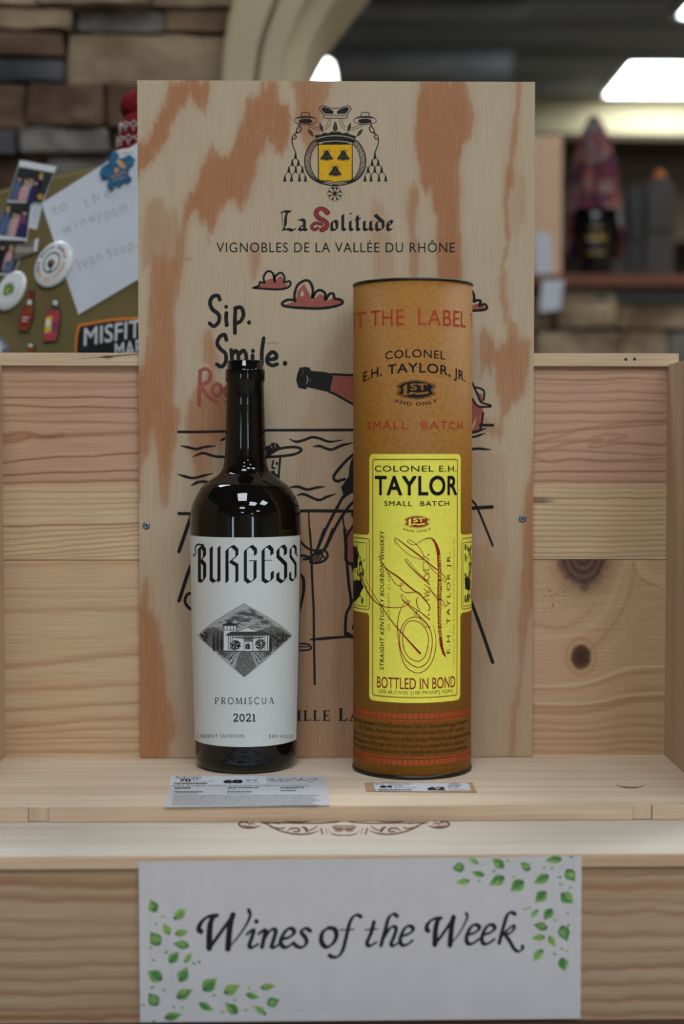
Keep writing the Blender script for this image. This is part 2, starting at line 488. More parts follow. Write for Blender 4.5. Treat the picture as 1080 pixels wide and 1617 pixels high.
# stone wall on the left behind the display
Y_STONE = 2.35
random.seed(21)
STONES = [mat('stone_' + n, tuple(int(v * .87) for v in c), 0.9, 0.15, 0.12, 9, bump=0.8, rgb2=tuple(int(v * .72) for v in d)) for n, c, d in (
    ('tan', (192, 168, 136), (160, 134, 104)), ('brown', (164, 134, 106), (130, 102, 80)), ('grey', (150, 142, 134), (116, 110, 106)),
    ('umber', (128, 100, 80), (98, 76, 62)), ('slate', (104, 104, 106), (80, 80, 84)), ('buff', (200, 178, 146), (170, 146, 114)))]
JOINT = mat('dark_joint', (40, 33, 28), 0.95, 0.05, 0.1, 30)
b = MB()
x_end = at_y(362, 60, Y_STONE).x
b.box(RX0, x_end, Y_STONE, Y_STONE + 0.12, Z_FLOOR, Z_CEIL, JOINT)
def stone(x0, x1, z0, z1, m):
    """a rough-faced block laid in the wall"""
    bm = bmesh.new(); bmesh.ops.create_cube(bm, size=1)
    bmesh.ops.bevel(bm, geom=bm.edges[:], offset=0.035, segments=1, affect='EDGES')
    bmesh.ops.subdivide_edges(bm, edges=bm.edges[:], cuts=5, use_grid_fill=True)
    d = random.uniform(0.040, 0.085); off = Vector((random.uniform(0, 99), 0, random.uniform(0, 99)))
    for v in bm.verts:
        front = v.co.y < 0.4
        p = Vector(((x0 + x1) / 2 + v.co.x * (x1 - x0), 0, (z0 + z1) / 2 + v.co.z * (z1 - z0)))
        q = p + off
        p.y = Y_STONE - d * (0.5 - v.co.y) / 1.0 + (noise.noise(q * 14) * 0.008 + noise.noise(q * 45) * 0.004 if front else 0)
        p.x += noise.noise(q * 22 + Vector((9, 0, 0))) * 0.005; p.z += noise.noise(q * 22 + Vector((0, 9, 0))) * 0.004
        if not front: p.y = Y_STONE + 0.02
        v.co = p
    b.bm(bm, m, None, False)
# courses read from the photograph: (top, bottom, [(left, right, tone)])
COURSES = [(-60, -22, [(-140, 90, 1), (95, 372, 5)]), (-20, 14, [(-160, 60, 0), (64, 240, 5), (244, 372, 0)]),
           (17, 50, [(-120, -20, 1), (-16, 114, 0), (119, 258, 2), (262, 370, 1)]),
           (53, 92, [(-150, 103, 3)]), (96, 132, [(-120, 101, 4)]),
           (138, 206, [(-140, 44, 1), (49, 166, 3), (171, 340, 3)]), (210, 246, [(-150, 30, 4), (36, 176, 2), (180, 340, 3)]),
           (249, 300, [(-120, 70, 3), (75, 190, 2), (195, 340, 3)]), (304, 352, [(-140, 20, 3), (25, 180, 1), (185, 340, 3)]),
           (356, 420, [(-120, 90, 1), (95, 340, 3)]), (424, 470, [(-150, 40, 2), (45, 340, 0)]), (474, 540, [(-120, 110, 3), (115, 340, 1)]),
           (544, 600, [(-150, 60, 0), (65, 340, 2)]), (604, 680, [(-120, 100, 1), (105, 340, 3)]), (684, 740, [(-140, 340, 0)])]
c1_, c2_ = at_y(107, 54, Y_STONE - .05), at_y(364, 134, Y_STONE - .05); stone(c1_.x, c2_.x, c2_.z, c1_.z, STONES[0])   # the big block
for y0, y1, row in COURSES:
    for x0, x1, k in row:
        a, c = at_y(x0, y0, Y_STONE - 0.05), at_y(x1, y1, Y_STONE - 0.05)
        stone(a.x, c.x, c.z, a.z, STONES[k])
    x_ = at_y(row[0][0] - 5, y0, Y_STONE - .05).x                          # the course goes on to the left, out of the picture
    while x_ > -1.9:
        w_ = random.uniform(.1, .26); stone(x_ - w_, x_, c.z, a.z, random.choice(STONES)); x_ -= w_ + .006
zt_ = at_y(0, -60, Y_STONE - 0.05).z + 0.01
while zt_ < Z_CEIL - 0.02:                                               # courses above the picture
    h_ = random.uniform(.06, .12); x_ = -2.0
    while x_ < x_end - .03:
        w_ = random.uniform(.15, .4); stone(x_, min(x_ + w_, x_end), zt_, min(zt_ + h_, Z_CEIL), random.choice(STONES)); x_ += w_ + .008
    zt_ += h_ + .008
structure('wall_back', b)

# arched plaster trim of the doorway beside it
TRIM_M = mat('olive_tan_plaster', (184, 168, 136), 0.7, 0.25, 0.06, 5)
TRIM_D = mat('shadow_tan_plaster', (118, 104, 80), 0.7, 0.25, 0.06, 5)
b = MB()
outer = [(380, -60), (375, 0), (362, 65), (354, 130), (350, 260), (350, 700)]
inner = [(590, -60), (543, 0), (505, 55), (478, 125), (462, 260), (460, 700)]
def lerp(a, c, t): return (a[0] + (c[0] - a[0]) * t, a[1] + (c[1] - a[1]) * t)
so = [tuple(p) for p in smooth_line(outer, 8)]; si = [tuple(p) for p in smooth_line(inner, 8)]
# profile across the moulding: (fraction, depth towards the room)
prof = [(0, 0.0), (0.0, 0.07), (0.06, 0.09), (0.42, 0.10), (0.46, 0.085), (0.50, 0.10), (0.74, 0.10), (0.78, 0.075), (1.0, 0.06), (1.0, -0.20)]
vs, fs = [], []
for o_, i_ in zip(so, si):
    for t, d in prof:
        q = lerp(o_, i_, t); p = at_y(q[0], q[1], Y_STONE); vs.append(Vector((p.x, Y_STONE - d, p.z)))
n = len(prof)
for i in range(len(so) - 1):
    for j in range(n - 1): fs.append((i * n + j, i * n + j + 1, (i + 1) * n + j + 1, (i + 1) * n + j))
b.add(vs, fs, TRIM_M, False)
structure('trim_1', b)

# ducts and beams of the dark ceiling beyond the doorway
DUCT_M = mat('dull_grey_metal', (120, 122, 124), 0.5, 0.5, 0.1, 6)
BEAM_M = mat('dark_beam', (86, 84, 84), 0.8, 0.2, 0.1, 3)
for k, (y, z, r_) in enumerate(((8.9, 2.46, 0.09), (10.2, 2.54, 0.09), (8.2, 2.58, 0.06))):
    b = MB(); b.tube([(-6, y, z), (-1, y, z), (1.1, y, z)], r_, DUCT_M, 16)
    o = b.build('ceiling_duct', label='%s grey round duct under the dark ceiling' % ("lowest", "farthest", "nearest")[k], cat='duct', group='round ceiling ducts', origin=(0, y, z))
for k, y in enumerate((7.3, 8.1)):
    b = MB(); b.box(RX0, RX1, y - 0.05, y + 0.05, Z_CEIL - 0.12, Z_CEIL, BEAM_M); o = structure('trim_%d' % (k + 2), b)
# ------------------------------------------------------------------ table and crates
TABLE_M = wood('dark_table_wood', (74, 52, 38), (52, 36, 27))
t = thing('display_table', (0, 1.35, Z_FLOOR), 'dark wooden table under the pine crates', 'table')
b = MB(); b.box(-1.25, 1.25, 0.86, 1.95, Z_TABLE - 0.04, Z_TABLE, TABLE_M, 0.004); b.build('table_top', t)
for sx in (-1, 1):
    for sy in (0.92, 1.89):
        b = MB(); b.box(sx * 1.17 - 0.04, sx * 1.17 + 0.04, sy - 0.04, sy + 0.04, Z_FLOOR, Z_TABLE - 0.04, TABLE_M, 0.004); b.build('leg', t)

PINE_FLOOR = wood('pale_pine_floor', (221, 203, 180), (209, 185, 158), 'X', 30)
PINE_EDGE = wood('pine_edge', (206, 180, 152), (190, 156, 126), 'X', 24)
PINE_SIDE = wood('pine_side', (204, 178, 150), (190, 160, 130), 'Z', 26)
PINE_LID = wood('pale_pine_lid', (202, 193, 179), (190, 178, 160), 'X', 22)

def stripes(py, px, rows, seed, wob=2.5):
    """sum of grain lines and painted shade lines; rows: (y at left, y at right, strength, half width) in photo lines, px scaled 0..1"""
    w = wob * (fbm(px * 3.0, py / 60.0, seed) - 0.5) * 2
    s = np.zeros_like(py)
    for yl, yr, k, h in rows:
        d = (py + w - (yl + (yr - yl) * px)) / h
        s = np.maximum(s, k * np.where(d < 0, np.exp(-d * d * 1.2), np.exp(-d * d * 6)))
    return s

def mix(a, c, t): return a + (c - a) * np.clip(t, 0, 1)[..., None]

def back_upper(px, py):
    L = px < 540
    u = np.where(L, np.clip(px / 220, 0, 1), np.clip((px - 844) / 210, 0, 1))
    rl = [(588, 588, .55, 5), (603, 605, .4, 3), (613, 612, .35, 3), (629, 628, .85, 2.5), (640, 646, .8, 2.5), (655, 650, .3, 4), (664, 669, .5, 3), (694, 684, .5, 6), (731, 714, .85, 2.5), (751, 742, .9, 2.5), (764, 758, .7, 3.5),  # first row here and in rr paints the shade under the batten
          (778, 776, .35, 3), (790, 786, .3, 3), (798, 793, .4, 2.5), (808, 802, .3, 2.5), (816, 812, .3, 2), (831, 827, .85, 2.2), (842, 832, .5, 2), (852, 838, .5, 2), (862, 845, .5, 2), (872, 853, .5, 2), (880, 862, .5, 2), (884, 870, .45, 2), (888, 877, .45, 2)]
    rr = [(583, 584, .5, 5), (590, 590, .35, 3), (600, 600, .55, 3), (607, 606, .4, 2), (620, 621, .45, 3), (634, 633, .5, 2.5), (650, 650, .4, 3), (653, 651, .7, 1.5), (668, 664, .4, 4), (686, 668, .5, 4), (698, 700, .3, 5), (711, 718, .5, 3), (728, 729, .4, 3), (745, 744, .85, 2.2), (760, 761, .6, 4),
          (770, 770, .3, 2), (777, 778, .35, 2), (786, 786, .8, 1.6), (797, 798, .45, 1.8), (806, 806, .5, 1.8), (814, 813, .5, 1.8), (822, 821, .5, 1.8), (830, 829, .5, 1.8), (838, 838, .5, 1.8), (847, 846, .5, 1.8), (855, 854, .5, 1.8), (864, 862, .5, 1.8), (873, 871, .5, 1.8), (880, 878, .5, 1.8)]
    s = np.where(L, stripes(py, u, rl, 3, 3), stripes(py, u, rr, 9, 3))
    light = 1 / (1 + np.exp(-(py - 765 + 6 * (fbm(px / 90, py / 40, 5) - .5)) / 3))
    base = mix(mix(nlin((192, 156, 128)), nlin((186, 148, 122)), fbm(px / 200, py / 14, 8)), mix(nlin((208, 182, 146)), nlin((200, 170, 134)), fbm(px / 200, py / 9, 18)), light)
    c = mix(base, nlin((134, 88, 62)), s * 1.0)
    for pts, w, k in (([(6, 688), (40, 684), (70, 690), (98, 687)], 4, .7), ([(6, 700), (28, 697), (46, 690)], 3, .6), ([(842, 700), (880, 690), (930, 676), (985, 668), (1052, 664)], 2, .4), ([(842, 716), (900, 700), (950, 694), (930, 706), (990, 700), (1052, 704)], 2, .45), ([(842, 722), (870, 730), (905, 724), (960, 728), (1052, 724)], 2.2, .5), ([(935, 690), (965, 686), (990, 690), (960, 696)], 2.5, .4)):
        c = mix(c, nlin((140, 90, 64)), near_line(px, py, pts, w) * k)
    stub = ((px > 838) & (px < 878) & (np.abs(py - 790.5) < 4)).astype(float)          # a dark resin streak beside the panel
    return mix(c, nlin((96, 68, 54)), stub * (.55 + .4 * fbm(px / 9, py / 2, 4)) * np.clip((882 - px) / 26, 0, 1))

def near_line(px, py, pts, w):
    """1 on the polyline, falling off over w photo lines"""
    d = np.full(px.shape, 1e9)
    q = [tuple(a) for a in smooth_line(pts, 5)]
    for (x1, y1), (x2, y2) in zip(q, q[1:]):
        L2 = (x2 - x1) ** 2 + (y2 - y1) ** 2
        t = np.clip(((px - x1) * (x2 - x1) + (py - y1) * (y2 - y1)) / max(L2, 1e-9), 0, 1)
        d = np.minimum(d, np.hypot(px - x1 - t * (x2 - x1), py - y1 - t * (y2 - y1)))
    return np.exp(-(d / w) ** 2)

def back_lower(px, py):
    L = px < 540
    u = np.where(L, np.clip(px / 220, 0, 1), np.clip((px - 844) / 210, 0, 1))
    rl = [(893, 890, .25, 5), (930, 930, .4, 2.5), (942, 944, .2, 5), (966, 964, .45, 7), (1056, 1032, .6, 8), (1092, 1080, .5, 6), (1122, 1110, .6, 6), (1148, 1134, .65, 6), (1158, 1150, .5, 4), (1166, 1166, .5, 4), (1176, 1172, .45, 4), (1188, 1186, .6, 5)]
    rr = [(1108, 1096, .35, 7), (1120, 1110, .5, 9), (1138, 1136, .4, 8), (1152, 1148, .5, 6), (1166, 1163, .5, 6), (1176, 1173, .5, 5), (1187, 1186, .5, 5)]
    # on the right the lines bend round two knots
    k1, k2 = (921, 876), (917.5, 1037)
    d1 = np.hypot((px - k1[0]) / 42.0, (py - k1[1]) / 56.0); d2 = np.hypot((px - k2[0]) / 15.5, (py - k2[1]) / 18.5)
    bend = 26 * np.exp(-((px - 917) / 70) ** 2) * np.exp(-((py - 1070) / 60) ** 2) - 16 * np.exp(-((px - 1000) / 60) ** 2) * np.exp(-((py - 1040) / 90) ** 2)
    yr = py - bend * np.sign(py - 1037)
    s = np.where(L, stripes(py, u, rl, 13, 3), stripes(yr, u, rr, 19, 3))
    base = mix(mix(nlin((203, 176, 142)), nlin((192, 160, 124)), fbm(px / 240, py / 30, 28)), nlin((194, 158, 124)), np.where(L, 0, .7))
    c = mix(base, nlin((156, 112, 76)), s * .8)
    # swirl between the knots
    sw = np.sin((px - 1000) / 9.0 + 3 * fbm(px / 60, py / 60, 41) + (py - 900) / 34.0)
    c = mix(c, nlin((205, 172, 134)), np.where(L, 0, np.clip(sw, 0, 1) * .5 * np.exp(-((px - 985) / 34) ** 2) * np.exp(-((py - 940) / 55) ** 2)))
    for pts, w, tone, k in (([(842, 1084), (900, 1082), (940, 1074), (979, 1059), (1010, 1053), (1052, 1052)], 2.6, (214, 186, 148), .8), ([(842, 1088), (905, 1088), (945, 1080), (982, 1066), (1052, 1058)], 3.2, (170, 128, 92), .5),
            ([(842, 1110), (905, 1112), (945, 1108), (990, 1098), (1052, 1095)], 2.6, (212, 184, 146), .75), ([(842, 1116), (905, 1118), (950, 1114), (990, 1105), (1052, 1101)], 4, (166, 122, 84), .5),
            ([(842, 1002), (890, 1006), (930, 990), (958, 962), (975, 920), (990, 884)], 5, (208, 178, 140), .55), ([(930, 1030), (958, 1000), (985, 960), (998, 915), (1000, 884)], 3, (164, 126, 92), .5), ([(945, 1036), (985, 1000), (1010, 960), (1052, 950)], 4, (206, 176, 138), .4),
            ([(842, 985), (880, 992), (915, 980), (940, 955)], 3, (166, 128, 94), .4), ([(1005, 884), (1018, 908), (1052, 922)], 12, (212, 184, 148), .5), ([(1000, 890), (1012, 914), (1052, 932)], 2, (158, 116, 80), .5), ([(30, 889), (100, 892), (216, 890)], 3, (196, 150, 96), .35)):
        c = mix(c, nlin(tone), near_line(px, py, pts, w) * k)
    halo = np.exp(-np.clip(d2 - 1, 0, 9) ** 2 * 1.6) * np.where(L, 0, 1)
    c = mix(c, nlin((172, 124, 76)), halo * (.45 + .35 * np.sin(d2 * 9)))
    c = mix(c, nlin((84, 54, 38)), 1 / (1 + np.exp(np.minimum(60, (d2 + .25 * (fbm(px / 7, py / 7, 44) - .5) - 1) * 14))))
    c = mix(c, nlin((42, 28, 22)), np.exp(-d2 ** 2 * 5) * .5)
    halo1 = np.exp(-np.clip(d1 - 1, 0, 9) ** 2 * 8) * np.where(L, 0, 1)
    c = mix(c, nlin((158, 122, 92)), halo1 * .6)
    kn = 1 / (1 + np.exp(np.minimum(60, (d1 + .3 * (fbm(px / 14, py / 14, 54) - .5) - .95) * 18)))
    c = mix(c, mix(nlin((112, 82, 68)), nlin((78, 54, 46)), .5 + .5 * np.sin(d1 * 26 + 2 * fbm(px / 12, py / 12, 55))), kn)
    speck = (fbm(px / 2.2, py / 2.2, 61, 2) > .74) * np.exp(-((px - 875) / 26) ** 2 - ((py - 940) / 36) ** 2)
    return mix(c, nlin((110, 78, 52)), speck * .8)

def top_strip(px, py):
    c = mix(nlin((205, 180, 150)), nlin((190, 158, 126)), stripes(py, np.clip(px / 1080, 0, 1), [(561, 563, .5, 3), (570, 569, .5, 3), (578, 577, .6, 3)], 71, 4))
    crack = np.exp(-((py - (563.5 - (px - 165) * .085)) / 1.1) ** 2) * np.clip((px - 95) / 90, 0, 1) * (px < 230)
    pit = np.exp(-((px - 170) / 8) ** 2 - ((py - 564) / 2.2) ** 2)
    return mix(c, nlin((62, 42, 30)), crack * .9 + pit)

XL, XR = at_y(6, 900, Y_BACK).x, at_y(1051, 900, Y_BACK).x
z_top, z_side, z_seam = at_y(1000, 558.5, Y_BACK).z, at_y(1052, 576, Y_BACK).z, at_y(960, 883.5, Y_BACK).z
XO0, XO1 = XL - 0.012, at_y(1070, 570, Y_BACK).x
crate = thing('wine_crate', ((XL + XR) / 2, Y_BACK - 0.09, 0), 'open pine wine crate standing on its side behind the bottle and tube', 'crate')
GR_X, GR_Z = grain_mat('figured_pine', 'X'), grain_mat('figured_plywood', 'Z', amount=0.10, fine=1100)
z_str = at_y(960, 578.5, Y_BACK).z
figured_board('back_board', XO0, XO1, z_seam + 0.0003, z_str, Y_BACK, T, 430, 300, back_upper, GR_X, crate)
figured_board('back_board', XO0, XO1, 0, z_seam - 0.0003, Y_BACK, T, 430, 310, back_lower, GR_X, crate)
figured_board('top_batten', XO0, XO1, z_str, z_top, Y_BACK - 0.0035, T + 0.0035, 430, 24, top_strip, GR_X, crate)
fa, fb = at_z(1050, 1193, 0), at_z(1080, 1221, 0)
kx = (fb.x - fa.x) / (fb.y - fa.y)
xr_front = fa.x + kx * (Y_FLOOR - fa.y)
b = MB(); b.prism([(XR, Y_BACK, 0), (XR + 0.009, Y_BACK, 0), (xr_front + 0.009, Y_FLOOR + 0.001, 0), (xr_front, Y_FLOOR + 0.001, 0)], Vector((0, 0, z_side)), PINE_SIDE, 0.0006); b.build('side_panel', crate)
b = MB(); b.prism([(XL, Y_BACK, 0), (XL - 0.009, Y_BACK, 0), (XL - 0.011, Y_FLOOR + 0.001, 0), (XL - 0.002, Y_FLOOR + 0.001, 0)], Vector((0, 0, z_side)), PINE_SIDE, 0.0006); b.build('side_panel', crate)
b = MB()
X0f, X1f = XL - 0.013, max(XO1, xr_front + 0.009)
b.box(X0f, X1f, Y_FLOOR + 0.003, Y_BACK + T, -T, 0, PINE_FLOOR)
nl = [at_y(x, 1285, Y_FLOOR).x for x in (44, 77, 999, 1030)]
for a, c in ((X0f, nl[0]), (nl[1], nl[2]), (nl[3], X1f)): b.box(a, c, Y_FLOOR, Y_FLOOR + 0.003, -T, 0, PINE_EDGE)
b.build('floor_board', crate)
for a, c in ((nl[0], nl[1]), (nl[2], nl[3])):
    b = MB(); b.box(a + 0.0004, c - 0.0004, Y_FLOOR + 0.0012, Y_FLOOR + 0.003, -T + 0.0003, -0.0006, PINE_SIDE); b.build('corner_block', crate, 'square end of a joint block in the front edge')
# two nail holes in the batten
NAIL = mat('rusty_nail', (52, 38, 30), 0.6, 0.4, 0.1, 600)
for x, y in ((988, 567.5), (1002, 567)):
    p = at_y(x, y, Y_BACK - 0.0035)
    b = MB(); b.lathe([(0.0011, 0), (0.0012, 0.0003), (0.0006, 0.0006)], NAIL, seg=10, M=Matrix.Translation(p + Vector((0, 0.0002, 0))) @ Matrix.Rotation(R(90), 4, 'X')); b.build('nail', crate)

# lower crate
def lower_front(px, py):
    L = px < 540
    u = np.where(L, np.clip(px / 220, 0, 1), np.clip((px - 915) / 165, 0, 1))
    rl = [(1392, 1402, .6, 14), (1416, 1424, .55, 10), (1452, 1462, .25, 10), (1482, 1478, .45, 6), (1500, 1496, .4, 5), (1526, 1522, .5, 7), (1549, 1545, .5, 6), (1571, 1568, .55, 6), (1596, 1592, .55, 6), (1607, 1606, .75, 8)]
    rr = [(1380, 1378, .5, 10), (1402, 1398, .55, 12), (1424, 1422, .3, 10), (1444, 1442, .5, 7), (1476, 1474, .5, 8), (1500, 1498, .4, 6), (1530, 1526, .6, 8), (1556, 1554, .55, 7), (1580, 1578, .55, 7), (1602, 1600, .6, 7)]
    s = np.where(L, stripes(py, u, rl, 83, 6), stripes(py, u, rr, 89, 6))
    base = mix(nlin((180, 155, 126)), nlin((172, 142, 112)), fbm(px / 260, py / 26, 91))
    return mix(base, nlin((140, 96, 64)), s * 1.15)
low = thing('wine_crate', (0, Y_LID + 0.15, Z_TABLE), 'closed pine wine crate lying flat under the open one, sign on its front', 'crate')
LX0, LX1 = at_y(-150, 1400, Y_LID).x, at_y(1230, 1400, Y_LID).x
LYB = Y_BACK + 0.03
b = MB(); b.box(LX0, LX1, Y_LID + .0012, LYB, Z_LIDB, Z_LID, PINE_LID, 0.0006); b.build('lid', low)
b = MB(); b.box(LX0, LX1, Y_LID, Y_LID + .0013, Z_LIDB, Z_LID - .0003, PINE_EDGE, 0.0004); b.build('lid_edge', low, 'tan sawn front edge of the lid')
figured_board('front_board', LX0, LX1, Z_TABLE + 0.0002, Z_LIDB - 0.0008, Y_LID + 0.0022, T, 430, 250, lower_front, GR_X, low)
for sx, x in ((1, LX0), (-1, LX1)):
    b = MB(); b.box(min(x, x + sx * T), max(x, x + sx * T), Y_LID + 0.0022 + T, LYB, Z_TABLE + 0.0002, Z_LIDB, PINE_SIDE); b.build('side_panel', low)
b = MB(); b.box(LX0, LX1, LYB - T, LYB, Z_TABLE + 0.0002, Z_LIDB, PINE_EDGE); b.build('back_board', low)

# branded scrollwork on the lid, its upper half covered by the crate above
BRAND = mat('burnt_brand', (112, 74, 52), 0.8, 0.1, 0.15, 400)
pr = Print(lambda u, v, L: Vector((u, v, Z_LID + 0.00006 * L)), lambda x, y: tuple(at_z(x, y, Z_LID))[:2])
pr.src(370, 1285, 3)
def both(f):
    f(lambda x: x); f(lambda x: 1040 - x)
def half(mx):
    def l(pts, w=4, **k): pr.line([(mx(x), y) for x, y in pts], w * 1.55, BRAND, taper=.4, **k)
    l([(60, 36), (28, 42), (24, 54), (50, 66), (90, 66), (120, 58)], 6); l([(48, 48), (60, 40), (72, 50), (86, 42), (100, 52)], 4); l([(40, 52), (60, 60), (90, 58)], 3)
    l([(120, 40), (160, 52), (190, 66), (230, 70), (240, 62)], 4); l([(165, 60), (200, 74), (240, 88), (300, 98), (360, 94), (400, 80)], 5)
    l([(250, 82), (270, 70), (300, 70), (310, 80), (290, 86), (275, 80)], 5); l([(320, 62), (340, 72), (345, 84), (335, 76)], 7); l([(345, 82), (370, 74), (395, 58)], 4)
    l([(120, 40), (250, 44), (380, 46), (480, 40), (500, 34)], 4); l([(230, 36), (300, 40), (360, 36)], 3); l([(130, 46), (180, 44), (220, 50)], 3)
    l([(410, 70), (418, 96)], 12); l([(432, 68), (440, 96)], 5); l([(448, 74), (456, 90)], 4); l([(462, 62), (490, 72), (520, 68)], 6); l([(470, 56), (500, 60), (520, 56)], 4)
    l([(456, 94), (490, 102), (520, 102)], 4); l([(470, 78), (500, 82), (520, 76)], 4)
both(half)
pr.build('brand_mark', low, 'brown burnt scrollwork, lower half showing')
# faint curved dent in the crate floor at the right
pr = Print(lambda u, v, L: Vector((u, v, 0.00006 * L)), lambda x, y: tuple(at_z(x, y, 0))[:2])
pr.line([(972, 1240), (988, 1244), (1004, 1244), (1020, 1239)], 1.6, mat('scuff', (120, 104, 88), 0.8, 0.1, .2, 900), taper=.3)
pr.line([(978, 1242), (1000, 1243), (1014, 1242)], 1.0, MATS['scuff'], taper=.3)
pr.build('scuff_mark', crate, 'faint curved scuff on the crate floor')
# ------------------------------------------------------------------ printed plywood panel screwed to the crate back
def Z(ox, oy, k, pts): return [(ox + x / k, oy + y / k) for x, y in pts]
FLAMES = [  # (outline in photo lines, strength, soft side)
 (Z(216, 120, 4, [(205, 15), (470, 15), (465, 110), (440, 200), (420, 240), (400, 215), (345, 195), (338, 130), (320, 140), (300, 180), (265, 190), (240, 250), (215, 330), (190, 400), (150, 465), (100, 510), (60, 570), (20, 650), (-10, 680), (-10, 480), (70, 400), (130, 300), (175, 180)]), 1.0),
 (Z(216, 120, 4, [(690, 170), (770, 110), (830, 15), (885, 15), (892, 120), (905, 180), (960, 190), (978, 260), (962, 400), (945, 480), (915, 525), (880, 480), (850, 430), (818, 400), (790, 480), (765, 540), (740, 630), (720, 700), (710, 790), (690, 828), (660, 820), (630, 780), (580, 800), (550, 830), (515, 840), (500, 900), (490, 945), (460, 960), (430, 930), (400, 890), (380, 860), (330, 880), (320, 900), (310, 980), (300, 1080), (290, 1220), (230, 1220), (250, 1000), (290, 860), (340, 740), (400, 640), (440, 520), (475, 440), (520, 520), (600, 480), (640, 370), (670, 270)]), 1.0),
 (Z(216, 120, 4, [(60, 850), (120, 740), (160, 760), (210, 860), (280, 880), (300, 980), (296, 1230), (30, 1230), (40, 1000)]), .5),
 (Z(216, 400, 3.513, [(258, -6), (245, 150), (220, 290), (205, 320), (212, 400), (210, 500), (215, 620), (205, 800), (235, 880), (240, 930), (220, 1050), (200, 1180), (185, 1300), (160, 1400), (150, 1420), (130, 1370), (120, 1250), (110, 1130), (105, 1050), (90, 980), (80, 1000), (70, 1080), (40, 1130), (20, 1200), (22, 1370), (0, 1370), (0, 640), (40, 600), (60, 440), (70, 300), (75, -6)]), .85),
 (Z(216, 400, 3.513, [(0, 640), (80, 640), (150, 760), (200, 800), (235, 880), (240, 930), (215, 1060), (190, 1100), (110, 1030), (85, 970), (60, 1060), (0, 1150)]), .9),
 (Z(216, 400, 3.513, [(400, 405), (420, 430), (440, 560), (460, 660), (430, 680), (410, 640), (400, 620), (375, 610), (365, 560), (370, 470)]), .75),
 (Z(216, 400, 3.513, [(415, 640), (440, 690), (450, 760), (490, 800), (505, 830), (500, 1050), (470, 1110), (440, 1060), (410, 1200), (380, 1285), (350, 1295), (320, 1200), (295, 1100), (285, 990), (262, 920), (280, 850), (320, 770), (370, 710)]), .8),
 (Z(216, 400, 3.513, [(265, 680), (268, 740), (250, 855), (243, 820)]), .5),
 (Z(216, 820, 4.26, [(60, 365), (80, 470), (78, 620), (100, 600), (140, 660), (160, 800), (180, 960), (200, 1050), (200, 1170), (235, 1280), (262, 1390), (240, 1480), (215, 1620), (0, 1630), (10, 680), (30, 500)]), .9),
 (Z(216, 820, 4.26, [(355, 230), (375, 220), (380, 480), (355, 470)]), .5),
 ([(394, 392), (409, 390), (410, 420), (405, 448), (398, 446)], .7), ([(326, 358), (330, 358), (329, 392), (326, 392)], .6),
 ([(458, 120), (524, 120), (520, 150), (506, 200), (495, 243), (489, 252), (478, 218), (466, 190), (466, 150)], .8),
 (Z(600, 120, 4.32, [(270, 10), (595, 10), (610, 150), (635, 260), (642, 330), (600, 430), (560, 480), (540, 560), (540, 700), (550, 800), (545, 1000), (560, 1440), (400, 1440), (385, 1200), (388, 950), (360, 880), (350, 740), (320, 820), (275, 750), (265, 600), (240, 450), (238, 330), (258, 180)]), 1.0),
 (Z(600, 120, 4.32, [(230, 700), (270, 790), (265, 880), (240, 990), (238, 1090), (268, 1200), (260, 1400), (203, 1400), (200, 1100), (190, 1000), (178, 900), (195, 780)]), .8),
 (Z(600, 120, 4.32, [(-60, 800), (30, 900), (60, 1100), (100, 1250), (90, 1440), (-40, 1440), (-60, 1100)]), .35),
 (Z(600, 120, 4.32, [(938, 10), (967, 10), (960, 150), (940, 400), (910, 600), (915, 780), (880, 830), (870, 950), (890, 1080), (870, 1200), (850, 1300), (842, 1440), (815, 1440), (825, 1280), (855, 1150), (855, 960), (835, 880), (850, 700), (880, 560), (900, 380), (920, 200)]), 1.0),
 (Z(600, 120, 4.32, [(910, 600), (1000, 700), (1000, 950), (940, 1100), (890, 1080), (870, 950), (885, 830)]), .3),
 (Z(730, 440, 6.73, [(395, -80), (470, -80), (470, 250), (500, 380), (480, 560), (470, 480), (430, 520), (440, 400), (410, 320), (395, 200)]), .9),
 (Z(730, 440, 6.73, [(200, 1060), (186, 700), (230, 450), (270, 610), (310, 630), (330, 740), (390, 760), (450, 700), (478, 560), (500, 420), (540, 420), (600, 620), (740, 640), (700, 950), (650, 1250), (540, 1330), (470, 1400), (420, 1500), (395, 1560), (400, 1300), (350, 1130), (340, 1050), (360, 920), (320, 960), (250, 970)]), .8),
 (Z(730, 440, 6.73, [(395, 1540), (370, 1560), (330, 1500), (300, 1530), (280, 1460), (250, 1520), (220, 1480), (210, 1640), (430, 1680), (440, 1500), (470, 1360)]), .7),
 (Z(735, 650, 2.94, [(330, 70), (330, 900), (288, 960), (265, 1200), (240, 1400), (226, 1630), (203, 1630), (215, 1400), (240, 1280), (250, 1150), (245, 1040), (260, 880), (265, 600), (275, 430), (290, 350), (308, 260), (318, 150)]), .85),
 (Z(735, 650, 2.94, [(-10, 540), (60, 600), (130, 640), (190, 760), (170, 900), (60, 900), (-10, 860)]), .45),
 (Z(735, 650, 2.94, [(-10, 150), (190, 200), (200, 700), (150, 1000), (60, 1300), (-10, 1400)]), .22),
 ([(505, 560), (560, 500), (600, 700), (600, 860), (460, 860), (470, 700)], .28), ([(455, 810), (600, 780), (600, 1210), (440, 1210)], .55),
 ([(470, 850), (540, 830), (560, 960), (540, 1080), (480, 1100), (460, 960)], .3),
]
def inside(px, py, poly):
    c = np.zeros(px.shape, bool); n = len(poly)
    for i in range(n):
        x1, y1 = poly[i]; x2, y2 = poly[(i + 1) % n]
        if y1 == y2: continue
        c ^= ((y1 > py) != (y2 > py)) & (px < (x2 - x1) * (py - y1) / (y2 - y1) + x1)
    return c.astype(float)
